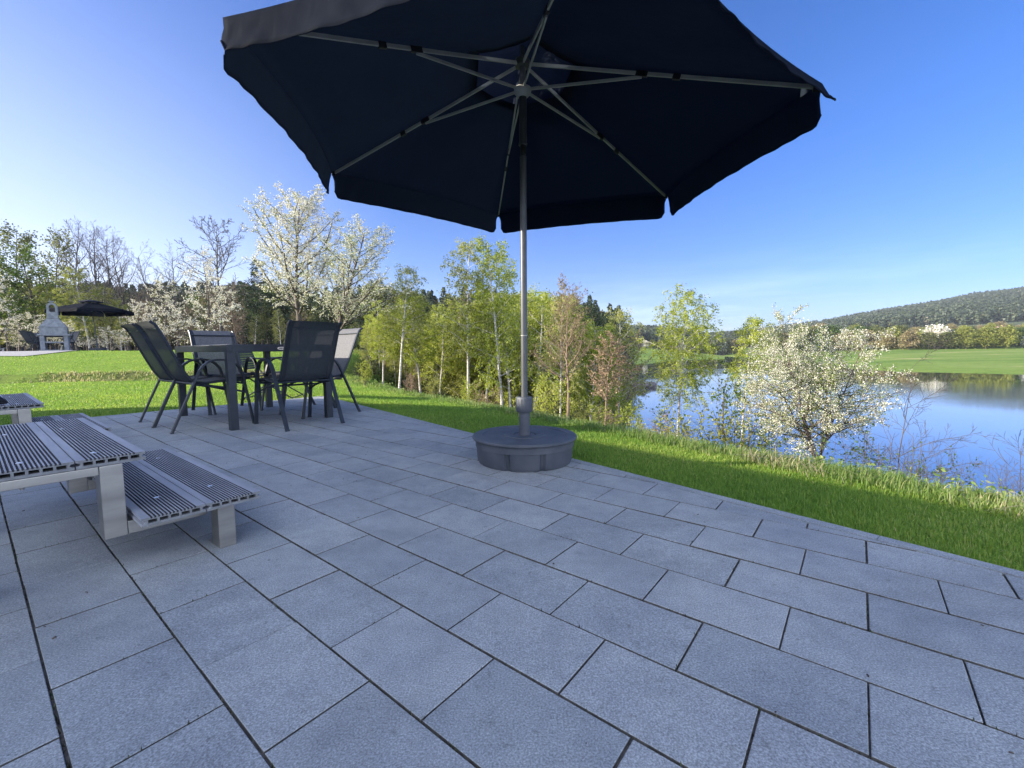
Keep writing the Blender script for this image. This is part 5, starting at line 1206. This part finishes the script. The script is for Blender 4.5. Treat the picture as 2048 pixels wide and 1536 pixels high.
for i, px in enumerate(range(1245, 1480, 15)):
    kd = [1, 0, 1, 3, 0][i % 5]; Yd = 318; p = at_y(px, 684 + rr.uniform(-3, 3), Yd); zb = .8 if px < 1340 else (-2 if px < 1400 else -4.8)
    plant('far_tree', hb[kd], p[0], Yd, zb, max(5, p[2] - zb), rr.uniform(0, 6), names[kd] + ' tree beneath the low spruce ridge across the lake', 'tree', 'trees beneath the spruce ridge: ' + names[kd], 1.3)
for i, px in enumerate(range(1435, 1600, 14)):
    kd = [1, 0, 0, 1, 2][i % 5]; Yd = 420; p = at_y(px, 680 + rr.uniform(-3, 3), Yd); zb = 0
    plant('valley_tree', hb[kd], p[0], Yd, zb, max(6, p[2] - zb), rr.uniform(0, 6), names[kd] + ' tree at the end of the lake', 'tree', 'trees at the end of the lake: ' + names[kd], 1.6)
def house(px, Yd, ybase, w, d_, h, rz, lb):
    p = at_y(px, ybase, Yd); root = empty('house', tuple(p), rz)
    mb = MB(); mb.box((0, 0, h / 2), (w, d_, h)); mb.add([(-w / 2, -d_ / 2, h), (-w / 2, d_ / 2, h), (-w / 2, 0, h + d_ * .38), (w / 2, -d_ / 2, h), (w / 2, d_ / 2, h), (w / 2, 0, h + d_ * .38)], [(0, 1, 2), (3, 5, 4)]); mb.build('wall', M['white'], root)
    mb = MB()
    for s_ in (-1, 1):
        mb.add([(-w / 2 - .5, s_ * (d_ / 2 + .5), h - .35), (w / 2 + .5, s_ * (d_ / 2 + .5), h - .35), (w / 2 + .5, 0, h + d_ * .38 + .15), (-w / 2 - .5, 0, h + d_ * .38 + .15)], [(0, 1, 2, 3)])
    rf = mb.build('roof', M['tile'], root); md = rf.modifiers.new('t', 'SOLIDIFY'); md.thickness = .25
    mb = MB(); mb.box((w * .2, d_ * .12, h + d_ * .38 + .4), (.7, .7, 1.5)); mb.build('chimney', M['tile'], rf)
    for x in (-w * .28, 0, w * .28):
        mb = MB(); mb.box((x, -d_ / 2 - .04, h * .55), (1.3, .1, 1.4)); mb.build('window', M['glass'], root)
    mb = MB(); mb.box((w * .42, -d_ / 2 - .04, 1.1), (1.0, .1, 2.1)); mb.build('door', M['bark'], root)
    tag(root, lb, 'house')
house(2003, 285, 673, 11, 8, 3.2, R(20), 'white house with reddish roof, left one above the hedge row on the far shore')
house(2040, 270, 679, 12, 8, 3.4, R(-8), 'white house with reddish roof at the right edge above the hedge row')
house(2085, 280, 676, 11, 8, 3.2, R(30), 'white house with reddish roof just beyond the right edge')
# ------------------------------------------------------------------ air between here and the hill
m, nt, out = newmat('air'); pv = N(nt, 'ShaderNodeVolumePrincipled', Density=.00018, Anisotropy=.2); pv.inputs['Color'].default_value = (.86, .92, 1, 1)
nt.links.new(pv.outputs[0], out.inputs['Volume'])
mb = MB(); mb.box((250, 560, 72), (2900, 1900, 160)); hz = mb.build('haze', m); tag(hz, 'thin bluish air over the lake and the hill', 'haze', kind='stuff')
